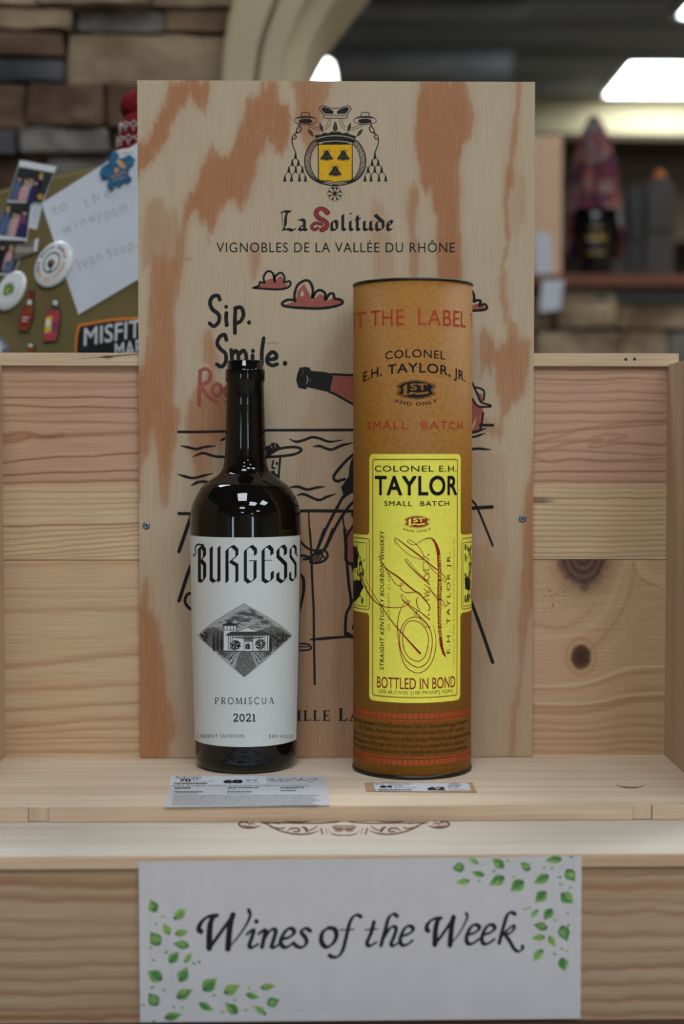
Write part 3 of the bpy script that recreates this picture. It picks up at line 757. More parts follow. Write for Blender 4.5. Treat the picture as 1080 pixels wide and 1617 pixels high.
def blur(a, n, ax):
    if n < 1: return a
    k = np.ones(2 * n + 1) / (2 * n + 1)
    p = [(n, n) if i == ax else (0, 0) for i in range(2)]
    return np.apply_along_axis(lambda r: np.convolve(r, k, 'valid'), ax, np.pad(a, p, mode='edge'))

def panel_colour(px, py):
    jag = (fbm(px / 3.2, py / 70, 5, 2) - .5) * 34 + (fbm(px / 1.3, py / 30, 6, 2) - .5) * 14
    xx = px + (fbm(px / 30, py / 24, 7) - .5) * 5
    s = np.zeros_like(px)
    for poly, k in FLAMES:
        a = inside(xx, py + jag, poly)
        soft = blur(blur(a, 4, 1), 3, 0)
        wide = blur(blur(a, 11, 1), 10, 0)
        v = k * (.45 * blur(a, 1, 1) + .2 * soft + .35 * wide)
        v *= .78 + .44 * fbm(px / 2.6, py / 60, 12, 2) * (.6 + .8 * fbm(px / 26, py / 60, 14))
        s = np.maximum(s, v)
    base = mix(nlin((187, 171, 145)), nlin((182, 162, 134)), fbm(px / 60, py / 260, 15))
    base = mix(base, nlin((188, 162, 138)), np.clip((fbm(px / 34, py / 300, 17) - .5) * 1.6, 0, 1) * .7)
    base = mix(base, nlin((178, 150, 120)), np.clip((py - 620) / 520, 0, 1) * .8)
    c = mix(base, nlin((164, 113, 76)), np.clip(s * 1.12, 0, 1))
    fleck = (fbm(px / 1.1, py / 16, 22, 2) > .80) * .16                           # short pale fibres
    c = mix(c, nlin((222, 190, 150)), fleck * np.clip(s, 0, 1))
    smudge = np.exp(-((px - 297) / 7) ** 2 - ((py - 409) / 3) ** 2) * .4 + np.exp(-((px - 277) / 4) ** 2 - ((py - 413) / 8) ** 2) * .3 + np.exp(-((px - 431) / 9) ** 2 - ((py - 541.5) / 1.2) ** 2) * .7
    return mix(c, nlin((120, 104, 92)), smudge)

a0, a1 = at_y(217.5, 126, Y_PANEL), at_y(844, 130, Y_PANEL)
b0, b1 = at_y(221, 1197, Y_PANEL), at_y(841, 1194, Y_PANEL)
PX0, PX1, PZ0, PZ1 = (a0.x + b0.x) / 2, (a1.x + b1.x) / 2, 0.0004, (a0.z + a1.z) / 2
panel = thing('wooden_panel', ((PX0 + PX1) / 2, Y_PANEL, 0), 'tall plywood panel with printed crest and cartoon, screwed upright to the crate', 'panel')
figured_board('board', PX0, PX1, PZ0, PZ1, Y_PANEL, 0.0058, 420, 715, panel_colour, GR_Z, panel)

on_panel = lambda u, v, L: Vector((u, Y_PANEL - 0.00004 * L, v))
panel_uv = lambda x, y: (lambda p: (p.x, p.z))(at_y(x, y, Y_PANEL))
YELLOW = mat('crest_yellow', (216, 168, 28), 0.6, 0.2, 0.05, 300)
SRED = mat('crimson_ink', (150, 48, 54), 0.6, 0.2, 0.06, 300)
PALE = mat('bare_pale_wood', (186, 168, 140), 0.6, 0.2, 0.04, 200)
GREY_INK = mat('grey_ink', (112, 104, 92), 0.6, 0.2, 0.1, 300)

# crest
pr = Print(on_panel, panel_uv).src(440, 160, 6); pr.bolder = 1.35
pr.poly([(375, 412), (697, 412), (697, 735), (682, 750), (600, 754), (565, 760), (535, 772), (505, 760), (470, 752), (395, 752), (377, 735)], YELLOW, 2)
pr.line([(375, 408), (697, 408), (697, 735), (682, 752), (600, 756), (565, 762), (535, 774), (505, 762), (470, 754), (395, 754), (376, 735), (375, 408)], 7, INK, 3, smooth=False)
def bee(cx, cy):
    q = lambda pts: [(cx + x, cy + y) for x, y in pts]
    pr.poly(q([(0, -48), (14, -42), (24, -22), (62, 32), (58, 42), (30, 38), (8, 44), (0, 52), (-8, 44), (-30, 38), (-58, 42), (-62, 32), (-24, -22), (-14, -42)]), INK, 4)
    for k in (-34, -20, -8, 8, 20, 34): pr.line(q([(k * .8, 20), (k, 50)]), 4, INK, 4, smooth=False)
    for k in (-1, 1):
        pr.line(q([(k * 10, -36), (k * 20, -58)]), 4, INK, 4, smooth=False); pr.line(q([(k * 22, -26), (k * 42, -48)]), 4, INK, 4, smooth=False)
        pr.line(q([(k * 24, -6), (k * 46, 28)]), 2.5, GREY_INK, 5, smooth=False); pr.line(q([(k * 14, 0), (k * 22, 32)]), 2.5, GREY_INK, 5, smooth=False)
    pr.line(q([(0, -30), (0, 40)]), 4, GREY_INK, 5, smooth=False, taper=.4)
bee(455, 512); bee(613, 512); bee(535, 660)
for M_ in (lambda x: x, lambda x: 1072 - x):
    m = lambda pts: [(M_(x), y) for x, y in pts]
    # chain collar round the shield
    pr.line(m([(352, 360), (300, 410), (256, 500), (248, 590), (268, 670), (320, 735), (395, 775), (490, 796), (536, 800)]), 9, INK)
    pr.line(m([(376, 400), (330, 450), (300, 540), (306, 630), (340, 705), (392, 755), (470, 775), (536, 792)]), 6, INK)
    for t in (.25, .5, .75):
        pr.line(m([(352 + 24 * t, 360 + 40 * t), (300 + 30 * t, 410 + 40 * t), (256 + 44 * t, 500 + 40 * t), (248 + 58 * t, 590 + 40 * t), (268 + 70 * t, 670 + 35 * t), (320 + 72 * t, 735 + 20 * t), (395 + 60 * t, 775)]), 3, INK)
    for k in range(26):
        t = k / 25
        a = smooth_line([(352, 360), (300, 410), (256, 500), (248, 590), (268, 670), (320, 735), (395, 775)], 10)[min(60, int(t * 60))]
        c_ = smooth_line([(376, 400), (330, 450), (300, 540), (306, 630), (340, 705), (392, 755), (430, 770)], 10)[min(60, int(t * 60))]
        pr.line(m([tuple(a), tuple(c_)]), 3, INK, smooth=False, caps=False)
    # cap above the crown
    pr.line(m([(536, 68), (585, 64), (640, 44), (668, 46), (684, 66), (674, 94), (648, 122), (644, 158), (536, 160)]), 6, INK)
    pr.poly(m([(552, 95), (575, 78), (630, 56), (655, 56), (668, 70), (655, 96), (630, 118), (556, 120)]), INK)
    pr.line(m([(536, 132), (640, 134)]), 5, INK, smooth=False)
    pr.line(m([(580, 165), (584, 215), (612, 255), (640, 275)]), 4, INK); pr.line(m([(602, 165), (606, 205), (630, 245)]), 4, INK)
    # wide-brimmed hat, cord and tassels
    pr.ring((M_(818), 182), 108, 40, 5, INK); pr.ellipse((M_(816), 188), 65, 25, INK)
    pr.line(m([(780, 150), (782, 118), (800, 106), (850, 108), (856, 125), (862, 152)]), 6, INK)
    pr.line(m([(735, 160), (800, 150), (905, 160)]), 9, INK, taper=.5)
    pr.line(m([(800, 225), (750, 255), (690, 272)]), 4, INK); pr.line(m([(785, 212), (730, 240), (692, 254)]), 4, INK)
    pr.line(m([(872, 195), (880, 235), (905, 275), (900, 300), (868, 285), (860, 250), (880, 232)]), 8, INK)
    pr.line(m([(895, 290), (930, 320), (944, 345), (925, 358), (905, 340), (915, 320)]), 8, INK)
    pr.line(m([(942, 345), (945, 390), (930, 440), (910, 490)]), 8, INK)
    T_ = [[(912, 520)], [(885, 585), (943, 585)], [(847, 650), (910, 650), (975, 650)], [(818, 735), (875, 735), (950, 735), (1014, 735)]]
    for li, row in enumerate(T_):
        for i, (x, y) in enumerate(row):
            pr.poly(m([(x - 6, y - 30), (x + 6, y - 30), (x + 16, y + 26), (x - 16, y + 26)]), INK)
            if li:
                for j in (i - 1, i):
                    if 0 <= j < len(T_[li - 1]):
                        ux, uy = T_[li - 1][j]
                        pr.line(m([(ux + (x - ux) * .2, uy + 22), (ux + (x - ux) * .8, (uy + y) / 2), (x, y - 28)]), 5, INK)
    # leaves of the crown
    for cx, cy, hh, an in ((669, 248, 46, .28), (770, 296, 44, .62)):
        q = [(cx + (a * math.cos(an) - bb * math.sin(an) * -1), cy + (bb * math.cos(an) - a * math.sin(an) * -1) * 1) for a, bb in [(0, 1.0 * hh), (-.38 * hh, .3 * hh), (-.30 * hh, -.4 * hh), (0, -1.0 * hh), (.30 * hh, -.4 * hh), (.38 * hh, .3 * hh)]]
        q = [(cx + x_ * math.cos(an) - y_ * math.sin(an), cy + x_ * math.sin(an) + y_ * math.cos(an)) for x_, y_ in [(0, hh), (-.34 * hh, .3 * hh), (-.28 * hh, -.4 * hh), (0, -hh), (.28 * hh, -.4 * hh), (.34 * hh, .3 * hh)]]
        pr.poly(m(q), INK, 1, True); pr.line(m([(cx - .6 * hh * -math.sin(an) * -1, cy + .6 * hh * math.cos(an)), (cx + .7 * hh * math.sin(an), cy - .7 * hh * math.cos(an))]), 3, GREY_INK, 2, smooth=False)
pr.poly([(536, 190), (552, 225), (556, 265), (536, 290), (516, 265), (520, 225)], INK, 1, True)
pr.line([(536, 205), (536, 280)], 3, GREY_INK, 2, smooth=False)
pr.poly([(340, 322), (400, 315), (430, 296), (470, 304), (505, 284), (536, 292), (570, 284), (605, 304), (645, 296), (680, 315), (736, 330), (715, 398), (640, 380), (536, 372), (440, 380), (362, 396)], INK, 1)
pr.line([(350, 358), (440, 334), (536, 326), (640, 334), (722, 360)], 5, PALE, 2)
pr.poly([(378, 410), (440, 388), (536, 378), (640, 388), (694, 410)], INK, 2)
pr.ring((530, 812), 16, 12, 6, INK)
for k in range(8):
    a = R(22.5 + 45 * k); x, y = 532 + 62 * math.cos(a), 875 + 62 * math.sin(a)
    pr.line([(532, 875), (x, y)], 7, INK, smooth=False)
    for d in (-.45, .45): pr.line([(532 + 44 * math.cos(a), 875 + 44 * math.sin(a)), (532 + 74 * math.cos(a + d * .55), 875 + 74 * math.sin(a + d * .55))], 5, INK, smooth=False)
pr.ring((532, 875), 14, 14, 5, INK)
pr.build('crest', panel, 'black and yellow printed coat of arms with three bees')

# lettering
pr = Print(on_panel, panel_uv).src(430, 320, 5.143)
NV = (21, -15)
for p in ([(68, 84), (92, 70), (148, 74)], [(120, 76), (108, 120), (106, 182), (86, 226)], [(84, 222), (128, 214), (166, 228), (192, 208)],
          [(212, 142), (240, 136), (260, 152), (260, 216), (280, 226)], [(262, 178), (226, 196), (216, 214), (244, 226), (262, 214)],
          [(482, 160), (482, 214), (500, 226)], [(482, 160), (508, 146), (524, 164), (524, 212), (500, 228)],
          [(572, 98), (572, 212), (592, 226)], [(632, 150), (632, 212), (652, 226)], [(628, 94), (644, 84)],
          [(690, 106), (690, 212), (708, 226)], [(672, 138), (716, 130)], [(746, 150), (746, 212), (764, 226), (796, 204)], [(798, 150), (798, 212), (814, 226)],
          [(846, 162), (846, 212), (864, 226), (900, 208), (900, 160), (832, 98)], [(846, 162), (880, 144)],
          [(936, 164), (936, 212), (954, 226), (978, 208)], [(936, 164), (958, 146), (974, 162), (944, 190)]):
    pr.nib(p, (24, -19), INK, thin=.34)
pr.line([(80, 84), (80, 150), (84, 190)], 5, INK)
Sp = [(440, 74), (420, 58), (392, 52), (362, 66), (356, 96), (380, 126), (420, 146), (444, 174), (432, 206), (400, 222)]
pr.line(Sp, 40, INK, 1); pr.line(Sp, 30, SRED, 2)
Cp = [(400, 178), (360, 166), (324, 184), (322, 208), (346, 220), (368, 206)]
pr.line(Cp, 26, INK, 1); pr.line(Cp, 16, SRED, 2)
pr.ellipse((447, 80), 22, 22, INK, 1); pr.ellipse((447, 80), 16, 16, SRED, 2)
pr.line([(362, 120), (395, 150), (412, 190), (402, 214)], 4, INK, 3); pr.ellipse((396, 76), 13, 10, PALE, 3)
pr.src(0, 0, 1)
pr.text('VIGNOBLES DE LA VALLÉE DU RHÔNE', 342, 379, 718, 398.5, INK, space=1.12, bold=-0.004)
# serif capitals low on the panel, partly hidden behind bottle and tube
def serif(x, y0, y1, ch, k=1.0):
    h = y1 - y0; st, th, sf = 3.6 * k, 1.5 * k, 1.3 * k
    bar = lambda a, b, c, d: pr.poly([(a, b), (c, b), (c, d), (a, d)], INK)
    if ch in 'ILE':
        bar(x + 1.5, y0, x + 1.5 + st, y1); bar(x, y0, x + 3 + st, y0 + sf); bar(x, y1 - sf, x + 3 + st, y1)
        w = 3 + st
        if ch in 'LE':
            w = 11.5 * k; bar(x + 1.5, y1 - th, x + w, y1); pr.poly([(x + w, y1), (x + w - 2, y1 - th), (x + w + .8, y1 - h * .3)], INK)
        if ch == 'E':
            bar(x + 1.5, y0, x + w - .8, y0 + th); pr.poly([(x + w - .8, y0), (x + w - 2.6, y0 + th), (x + w, y0 + h * .26)], INK)
            bar(x + 3, (y0 + y1) / 2 - .7, x + w - 2.4, (y0 + y1) / 2 + .8); bar(x + w - 3.2, y0 + h * .36, x + w - 2.2, y0 + h * .62)
        return w
    w = 16 * k
    pr.poly([(x + w / 2 - .5, y0), (x + w / 2 + 1.6, y0), (x + w - 1, y1), (x + w - 1 - st, y1)], INK)
    pr.poly([(x + w / 2 - .5, y0), (x + w / 2 + .8, y0 + 1), (x + 3.2, y1), (x + 1.8, y1)], INK); bar(x + 4, y0 + h * .62, x + w - 4, y0 + h * .7)
    bar(x, y1 - sf, x + 6, y1); bar(x + w - 7, y1 - sf, x + w + 1, y1); return w
for x, y0, y1, ch, k in ((469, 1121.5, 1138.5, 'I', 1), (478.8, 1121.5, 1138.5, 'L', 1), (494, 1121.5, 1138.5, 'L', 1), (509.2, 1121.5, 1138.5, 'E', 1), (534.5, 1118, 1138.5, 'L', 1.2), (551, 1121.5, 1138.5, 'A', 1)): serif(x, y0, y1, ch, k)
pr.build('lettering', panel, 'blackletter name and small capitals'); pr.items = []
# hand-lettered words
pr.src(270, 420, 4)
w = 25
for p in ([(308, 212), (296, 188), (264, 194), (246, 232), (262, 274), (300, 306), (302, 350), (272, 380), (243, 362)], [(350, 296), (348, 334), (352, 374)], [(408, 264), (404, 340), (404, 424)], [(404, 268), (442, 262), (458, 306), (440, 348), (410, 362)],
          [(350, 468), (338, 434), (306, 450), (292, 490), (312, 524), (344, 554), (346, 600), (322, 636), (290, 622)], [(380, 530), (384, 570), (386, 612)], [(384, 562), (408, 536), (424, 556), (426, 614)], [(426, 562), (456, 534), (474, 562), (476, 614)],
          [(515, 566), (515, 612)], [(586, 456), (574, 540), (574, 626)], [(610, 592), (662, 584), (662, 556), (638, 544), (610, 574), (610, 610), (640, 628), (670, 620)]):
    pr.line(p, w, INK, rough=.06)
for x, y, r_ in ((348, 258, 12), (493, 357, 13), (517, 537, 13), (720, 615, 15)): pr.ellipse((x, y), r_, r_ * 1.1, INK)
for p in ([(186, 664), (180, 760), (178, 878)], [(184, 664), (218, 650), (250, 678), (238, 730), (192, 758), (238, 828), (290, 862)], [(292, 744), (266, 766), (264, 802), (288, 820), (312, 800), (314, 764), (292, 744)], [(362, 752), (340, 782), (346, 816), (370, 820), (380, 760), (378, 850), (345, 862)]):
    pr.line(p, w, RED_INK, rough=.06)
pr.build('hand_lettering', panel, 'hand-drawn words Sip, Smile, Rog')

# cartoon of two people holding hands on a terrace by the sea
pr = Print(on_panel, panel_uv).src(270, 420, 4); pr.bolder = 1.17
def cloud(red, outl, w):
    pr.poly(red, RED_INK, 1)
    pr.line(outl, w, INK, 2, rough=.08)
cloud([(500, 140), (560, 128), (600, 92), (645, 76), (660, 92), (690, 60), (715, 80), (715, 115), (742, 116), (722, 142), (600, 146)], [(520, 138), (556, 124), (562, 102), (592, 106), (584, 78), (598, 44), (620, 33), (645, 50), (656, 104), (658, 66), (695, 43), (718, 72), (714, 104), (745, 96), (756, 114), (735, 138), (680, 148), (600, 145), (520, 138)], 12)
cloud([(720, 245), (790, 220), (798, 160), (840, 112), (880, 190), (890, 218), (940, 176), (970, 190), (975, 222), (1040, 196), (1074, 230), (1000, 264), (800, 264)], [(784, 222), (780, 180), (800, 122), (845, 92), (878, 102), (896, 150), (892, 204), (912, 168), (940, 153), (972, 172), (975, 214), (1000, 178), (1026, 176), (1034, 206), (1068, 212), (1084, 232), (1040, 254), (940, 268), (800, 264), (714, 252), (704, 232), (740, 214), (784, 216)], 15)
pr.poly([(815, 190), (828, 148), (842, 180), (830, 192)], PALE, 2)
pr.build('cloud', panel, 'two red and black printed clouds'); pr.items = []
# painted bottle poured from the right
pr.poly([(1025, 690), (1170, 696), (1170, 875), (1080, 826), (1003, 788)], RED_INK, 1)
pr.line([(1020, 683), (1090, 688), (1170, 690)], 13, INK, 2); pr.line([(1000, 795), (1040, 812), (1085, 838), (1170, 884)], 13, INK, 2)
pr.poly([(812, 643), (845, 637), (874, 641), (886, 662), (960, 668), (1026, 682), (1014, 740), (1002, 798), (930, 782), (864, 766), (850, 780), (804, 770), (790, 720), (798, 680)], INK, 3)
pr.line([(835, 655), (828, 690)], 4, PALE, 4, taper=.3); pr.line([(856, 690), (864, 720), (852, 748)], 4, PALE, 4, taper=.3); pr.line([(880, 715), (878, 735)], 5, PALE, 4, taper=.3)
pr.build('bottle_drawing', panel, 'printed dark bottle neck pouring from the right'); pr.items = []
pr.src(730, 440, 6.73)
pr.line([(80, 110), (108, 140), (126, 190), (122, 245), (150, 230), (196, 240), (180, 288), (236, 272), (262, 306), (230, 332), (80, 344)], 24, INK, 2); pr.poly([(80, 288), (160, 265), (250, 306), (230, 325), (80, 338)], RED_INK, 1)
pr.poly([(60, 1230), (104, 1280), (165, 1355), (222, 1350), (215, 1440), (196, 1560), (170, 1640), (60, 1640)], RED_INK, 1); pr.poly([(150, 1200), (205, 1230), (222, 1330), (190, 1300)], RED_INK, 1)
pr.line([(60, 1050), (104, 1110), (160, 1230), (200, 1312), (295, 1346), (286, 1362), (165, 1354), (100, 1268), (60, 1210)], 19, INK, 2); pr.line([(135, 1155), (200, 1172), (232, 1205), (225, 1290)], 19, INK, 2)
pr.line([(222, 1425), (206, 1540), (182, 1610), (60, 1640)], 19, INK, 2); pr.line([(190, 1556), (325, 1558)], 26, INK, 2)
pr.poly([(105, 1560), (150, 1465), (140, 1540), (110, 1610)], PALE, 2)
pr.build('glove_drawing', panel, 'printed cloud end and gloved hand at the right of the tube'); pr.items = []
# lines of the sea and the horizon
pr.src(270, 660, 4)
pr.line([(45, 88), (200, 88), (500, 80), (600, 78), (1150, 76)], 15, INK, rough=.06)
for p in ([(62, 176), (110, 186), (160, 196), (220, 182), (280, 178)], [(140, 245), (200, 222), (250, 235), (300, 245), (400, 242)], [(312, 143), (345, 128), (380, 124)], [(45, 356), (90, 370), (140, 380), (200, 366), (262, 350)], [(128, 428), (165, 408), (205, 402), (260, 408)],
          [(748, 133), (790, 150), (840, 140), (890, 122), (940, 130), (1000, 150), (1080, 140)], [(896, 182), (940, 178), (1010, 200), (1076, 174), (1150, 156)], [(740, 440), (800, 434), (860, 452), (920, 440), (972, 433)], [(796, 490), (840, 482), (930, 518), (980, 500), (1040, 480)]):
    pr.line(p, 15, INK, taper=.35, rough=.05)
pr.line([(50, 604), (300, 604), (800, 588), (1036, 588), (1150, 588)], 18, INK, rough=.05)
pr.src(0, 0, 1)
pr.line([(735, 803.2), (777, 800.6)], 5, INK)
pr.line([(730, 678.5), (746, 683), (768, 676)], 3.4, INK, taper=.3); pr.line([(730, 718), (748, 709), (775, 710)], 3.6, INK, taper=.3)
pr.line([(735, 689), (748, 690), (766, 684)], 3.2, INK, taper=.3)
pr.line([(745, 790), (754, 803), (778, 861.5)], 3.2, INK); pr.line([(735, 930), (750, 966), (778, 1046)], 4.6, INK)
pr.line([(303, 812), (298, 826), (282.5, 871)], 5, INK); pr.line([(304, 890), (298, 902), (282.5, 949)], 5, INK)
pr.line([(310, 938), (297, 938), (292, 950), (301, 962), (312, 962)], 4.2, INK)
pr.build('sea_and_terrace_lines', panel, 'printed black lines of sea, railing and deck'); pr.items = []
# man with cap at the left
pr.src(270, 660, 4)
pr.line([(560, 250), (605, 242), (680, 196), (780, 184), (824, 200), (790, 226), (710, 240), (560, 250)], 15, INK)
pr.poly([(560, 160), (610, 178), (640, 155), (672, 160), (690, 186), (650, 205), (600, 235), (560, 240)], INK); pr.line([(625, 170), (640, 190)], 3, PALE, 2); pr.line([(655, 165), (660, 185)], 3, PALE, 2)
pr.line([(690, 250), (684, 320), (680, 380)], 12, INK); pr.line([(647, 270), (638, 314), (656, 316)], 10, INK); pr.ellipse((669, 288), 9, 10, INK)
pr.poly([(560, 340), (630, 336), (652, 330), (660, 352), (686, 362), (682, 384), (650, 372), (560, 360)], INK)
pr.build('man_drawing', panel, 'printed bearded man in a cap beside the bottle neck'); pr.items = []
# woman at the right: arm, hair, dress
pr.src(460, 640, 7.345)
pr.line([(740, 556), (640, 640), (530, 765), (490, 838), (530, 880), (618, 856)], 30, INK)
pr.poly([(692, 640), (720, 596), (760, 600), (760, 1000), (680, 1030), (640, 1060), (580, 1110), (602, 1040), (575, 950), (620, 888), (664, 820), (672, 720)], INK)
pr.line([(600, 1060), (540, 1170), (480, 1280), (400, 1440), (310, 1650)], 30, INK); pr.line([(740, 1100), (690, 1150), (640, 1210), (560, 1330), (500, 1440), (400, 1650)], 30, INK)
pr.line([(200, 1240), (208, 1400), (226, 1650)], 15, INK); pr.line([(594, 1290), (614, 1420), (634, 1560)], 17, INK)
pr.poly([(760, 1400), (720, 1420), (650, 1540), (640, 1650), (760, 1650)], RED_INK); pr.line([(740, 1370), (700, 1420), (640, 1530), (626, 1660)], 24, INK, 2); pr.ellipse((712, 1270), 20, 26, INK)
pr.src(460, 840, 5.05)
pr.line([(262, -20), (235, 60), (206, 140)], 20, INK); pr.line([(330, -20), (295, 70), (258, 146)], 20, INK)
pr.line([(60, 60), (100, 105), (140, 136), (205, 150), (262, 146), (288, 176), (280, 212), (238, 240), (165, 250), (150, 230), (168, 196), (206, 160)], 17, INK); pr.line([(60, 184), (110, 192), (160, 200), (190, 164)], 18, INK); pr.line([(100, 218), (150, 214)], 18, INK)
for p in ([(164, 240), (205, 188)], [(188, 248), (222, 196)], [(214, 246), (244, 200)], [(210, 160), (250, 190), (270, 210)]): pr.line(p, 13, INK, smooth=False)
pr.poly([(196, 148), (240, 146), (262, 170), (230, 186), (200, 190)], INK)
pr.line([(147, -20), (158, 150), (166, 380), (178, 620), (180, 850), (187, 1212)], 16, INK)
pr.poly([(430, -20), (520, -20), (520, 268), (478, 262), (436, 246), (418, 220), (430, 120)], RED_INK); pr.line([(424, -20), (436, 120), (442, 236), (520, 262)], 22, INK, 2); pr.line([(442, 236), (458, 420), (475, 566), (438, 660), (430, 800)], 20, INK, 2); pr.line([(520, 520), (490, 545), (474, 570)], 18, INK, 2); pr.line([(484, 262), (500, 330)], 17, INK, 2)
pr.line([(70, 330), (96, 380), (96, 480), (66, 640)], [14, 24, 22, 12], INK); pr.line([(50, 890), (124, 894), (158, 918), (140, 940), (50, 946)], 13, INK); pr.line([(50, 915), (140, 916)], 9, INK)
pr.line([(155, 858), (260, 850), (380, 840), (520, 834)], [12, 22, 18, 14], INK); pr.poly([(418, 800), (460, 798), (500, 830), (520, 860), (424, 838)], INK); pr.ellipse((500, 760), 18, 28, INK)
pr.build('woman_drawing', panel, 'printed dark-haired woman in red holding the man\'s hand')

# screws
STEEL = mat('blued_steel', (120, 132, 142), 0.35, 0.5, 0.08, 500, metal=0.8)
for x, y, l in ((231, 830, 'left'), (825, 819, 'right')):
    p = at_y(x, y, Y_PANEL)
    M = Matrix.Translation(p + Vector((0, -0.0001, 0))) @ Matrix.Rotation(R(90), 4, 'X')
    s = MB(); s.lathe([(0.0029, -0.0002), (0.0029, 0.0004), (0.0024, 0.0009), (0.0009, 0.0009), (0.0004, 0.0003)], STEEL, seg=24, M=M)
    for a in (0, 90): s.box(-0.0014, 0.0014, -0.00022, 0.00022, 0.0007, 0.00096, NAIL, M=M @ Matrix.Rotation(R(a + 20), 4, 'Z'))
    s.build('screw', panel, 'steel screw at the %s edge' % l)
# ------------------------------------------------------------------ wine bottle
GLASS = mat('dark_wine_glass', (12, 10, 8), 0.03, 0.45, 0.02, 20)
PAPER = mat('label_paper', (204, 207, 205), 0.75, 0.2, 0.015, 900)
BLACK = mat('print_black', (20, 20, 20), 0.55, 0.2, 0.05, 300)
BCY = at_z(387.5, 1222.5, 0).y + 0.0335
bc = at_y(388, 900, BCY)
BCX = bc.x
DB = (bc - CAM).dot(Fv)
HALF = [(569.5, 26.5), (571, 28), (582.5, 28), (584, 30.6), (586, 31), (600, 31), (603, 30.4), (605, 29), (640, 30), (690, 31.6), (715, 32.6), (730, 34), (739, 36), (746, 40), (752, 47), (758, 56), (765, 65.5), (772, 71.5), (780, 76.5), (790, 81.5), (800, 85), (812, 87), (830, 87.4), (848, 87.2), (900, 86.8), (1000, 85.2), (1100, 82.9), (1160, 81.2), (1186, 80.4)]
prof = [(h * DB / F_PX, at_y(388, y, BCY).z) for y, h in HALF]
def round_profile(p, n=4):
    return [tuple(v) for v in smooth_line(p, n)]
base_r = prof[-1][0]
heel = [(base_r - 0.0001, 0.0075), (base_r - 0.0009, 0.0036), (base_r - 0.0028, 0.0011), (base_r - 0.0060, 0.0), (base_r - 0.012, 0.0004), (0.0, 0.010)]
body = [(0.0, prof[0][1] - 0.0006), (prof[0][0] - 0.004, prof[0][1] - 0.0004)] + round_profile(prof[:2], 3) + prof[2:9] + round_profile(prof[9:], 5) + heel
body = [p for i, p in enumerate(body) if i == 0 or (Vector(p) - Vector(body[i - 1])).length > 1e-6]
body = [(max(r_, 0), z) for r_, z in body if True]
prof_z = sorted([(z, r_) for r_, z in round_profile(prof, 5)])
def bottle_r(z):
    for (z0, r0), (z1, r1) in zip(prof_z, prof_z[1:]):
        if z0 <= z <= z1: return r0 + (r1 - r0) * (z - z0) / max(z1 - z0, 1e-9)
    return prof_z[0][1] if z < prof_z[0][0] else prof_z[-1][1]
bottle = thing('wine_bottle', (BCX, BCY, 0), 'dark glass wine bottle with white label standing in the crate', 'bottle')
b = MB(); b.lathe(body, GLASS, BCX, BCY, 160); b.build('glass', bottle)
b = MB(); zt = prof[0][1]; b.lathe([(0.0, zt - 0.0005), (prof[0][0] - 0.0032, zt - 0.0005), (prof[0][0] - 0.0034, zt + 0.0002), (0.0, zt + 0.0003)], mat('cork_top', (92, 84, 74), 0.6, 0.2, 0.1, 500), BCX, BCY, 48); b.build('stopper', bottle)
RL = 85.5 * DB / F_PX
def bottle_place(u, v, L):
    a = u / RL; r_ = bottle_r(v) + 0.00012 + 0.00004 * L
    return Vector((BCX + r_ * math.sin(a), BCY - r_ * math.cos(a), v))
def bottle_uv(x, y):
    z = at_y(x, y, BCY).z
    for _ in range(3):
        p = at_cyl(x, y, BCX, BCY, bottle_r(z)); z = p.z
    return (math.atan2(p.x - BCX, BCY - p.y) * RL, p.z)
zl1, zl0 = bottle_uv(388, 848.7)[1], bottle_uv(388, 1179.5)[1]
vs, fs = [], []
NA, NZ = 81, 24
for j in range(NZ):
    for i in range(NA): vs.append(bottle_place(RL * R(-80.5 + 159 * i / (NA - 1)), zl0 + (zl1 - zl0) * j / (NZ - 1), 0))
for j in range(NZ - 1):
    for i in range(NA - 1): fs.append((j * NA + i, j * NA + i + 1, (j + 1) * NA + i + 1, (j + 1) * NA + i))
b = MB(); b.add(vs, fs, PAPER, True); blabel = b.build('label', bottle, 'white paper front label')

pr = Print(bottle_place, bottle_uv, step=0.0015).src(290, 830, 5.4)
NV = (27, -21)
for p in ([(136, 188), (136, 464), (158, 480), (180, 444), (180, 332), (150, 298)], [(150, 298), (178, 262), (178, 206), (152, 170)],
          [(236, 184), (236, 456), (262, 480), (300, 452)], [(302, 180), (302, 478)], [(370, 206), (370, 482)], [(370, 206), (415, 172), (454, 208), (454, 258), (398, 302), (454, 338), (454, 480)],
          [(612, 250), (612, 206), (575, 172), (526, 210), (526, 456), (560, 486), (608, 454), (608, 302)], [(752, 248), (752, 206), (720, 172), (677, 206), (677, 460), (712, 484), (754, 456), (754, 392)],
          [(866, 248), (866, 196), (842, 168), (803, 206), (803, 264), (868, 330), (868, 446), (840, 484), (802, 456), (802, 402)]):
    pr.nib(p, NV, BLACK, thin=.26)
for p in ([(954, 240), (954, 196), (934, 166), (910, 196), (910, 264), (952, 328), (952, 440), (930, 472), (906, 450), (906, 398)],): pr.nib(p, (18, -16), BLACK, thin=.26)
pr.line([(958, 200), (960, 245), (968, 262), (968, 236)], 6, BLACK, taper=.5)
pr.line([(168, 166), (130, 160), (106, 174), (100, 200), (106, 225), (98, 250), (88, 262), (88, 240)], [14, 16, 12, 9, 8, 9, 8, 5], BLACK)
pr.line([(560, 300), (616, 300)], 8, BLACK, smooth=False); pr.line([(690, 302), (700, 296), (748, 296)], 7, BLACK, smooth=False)
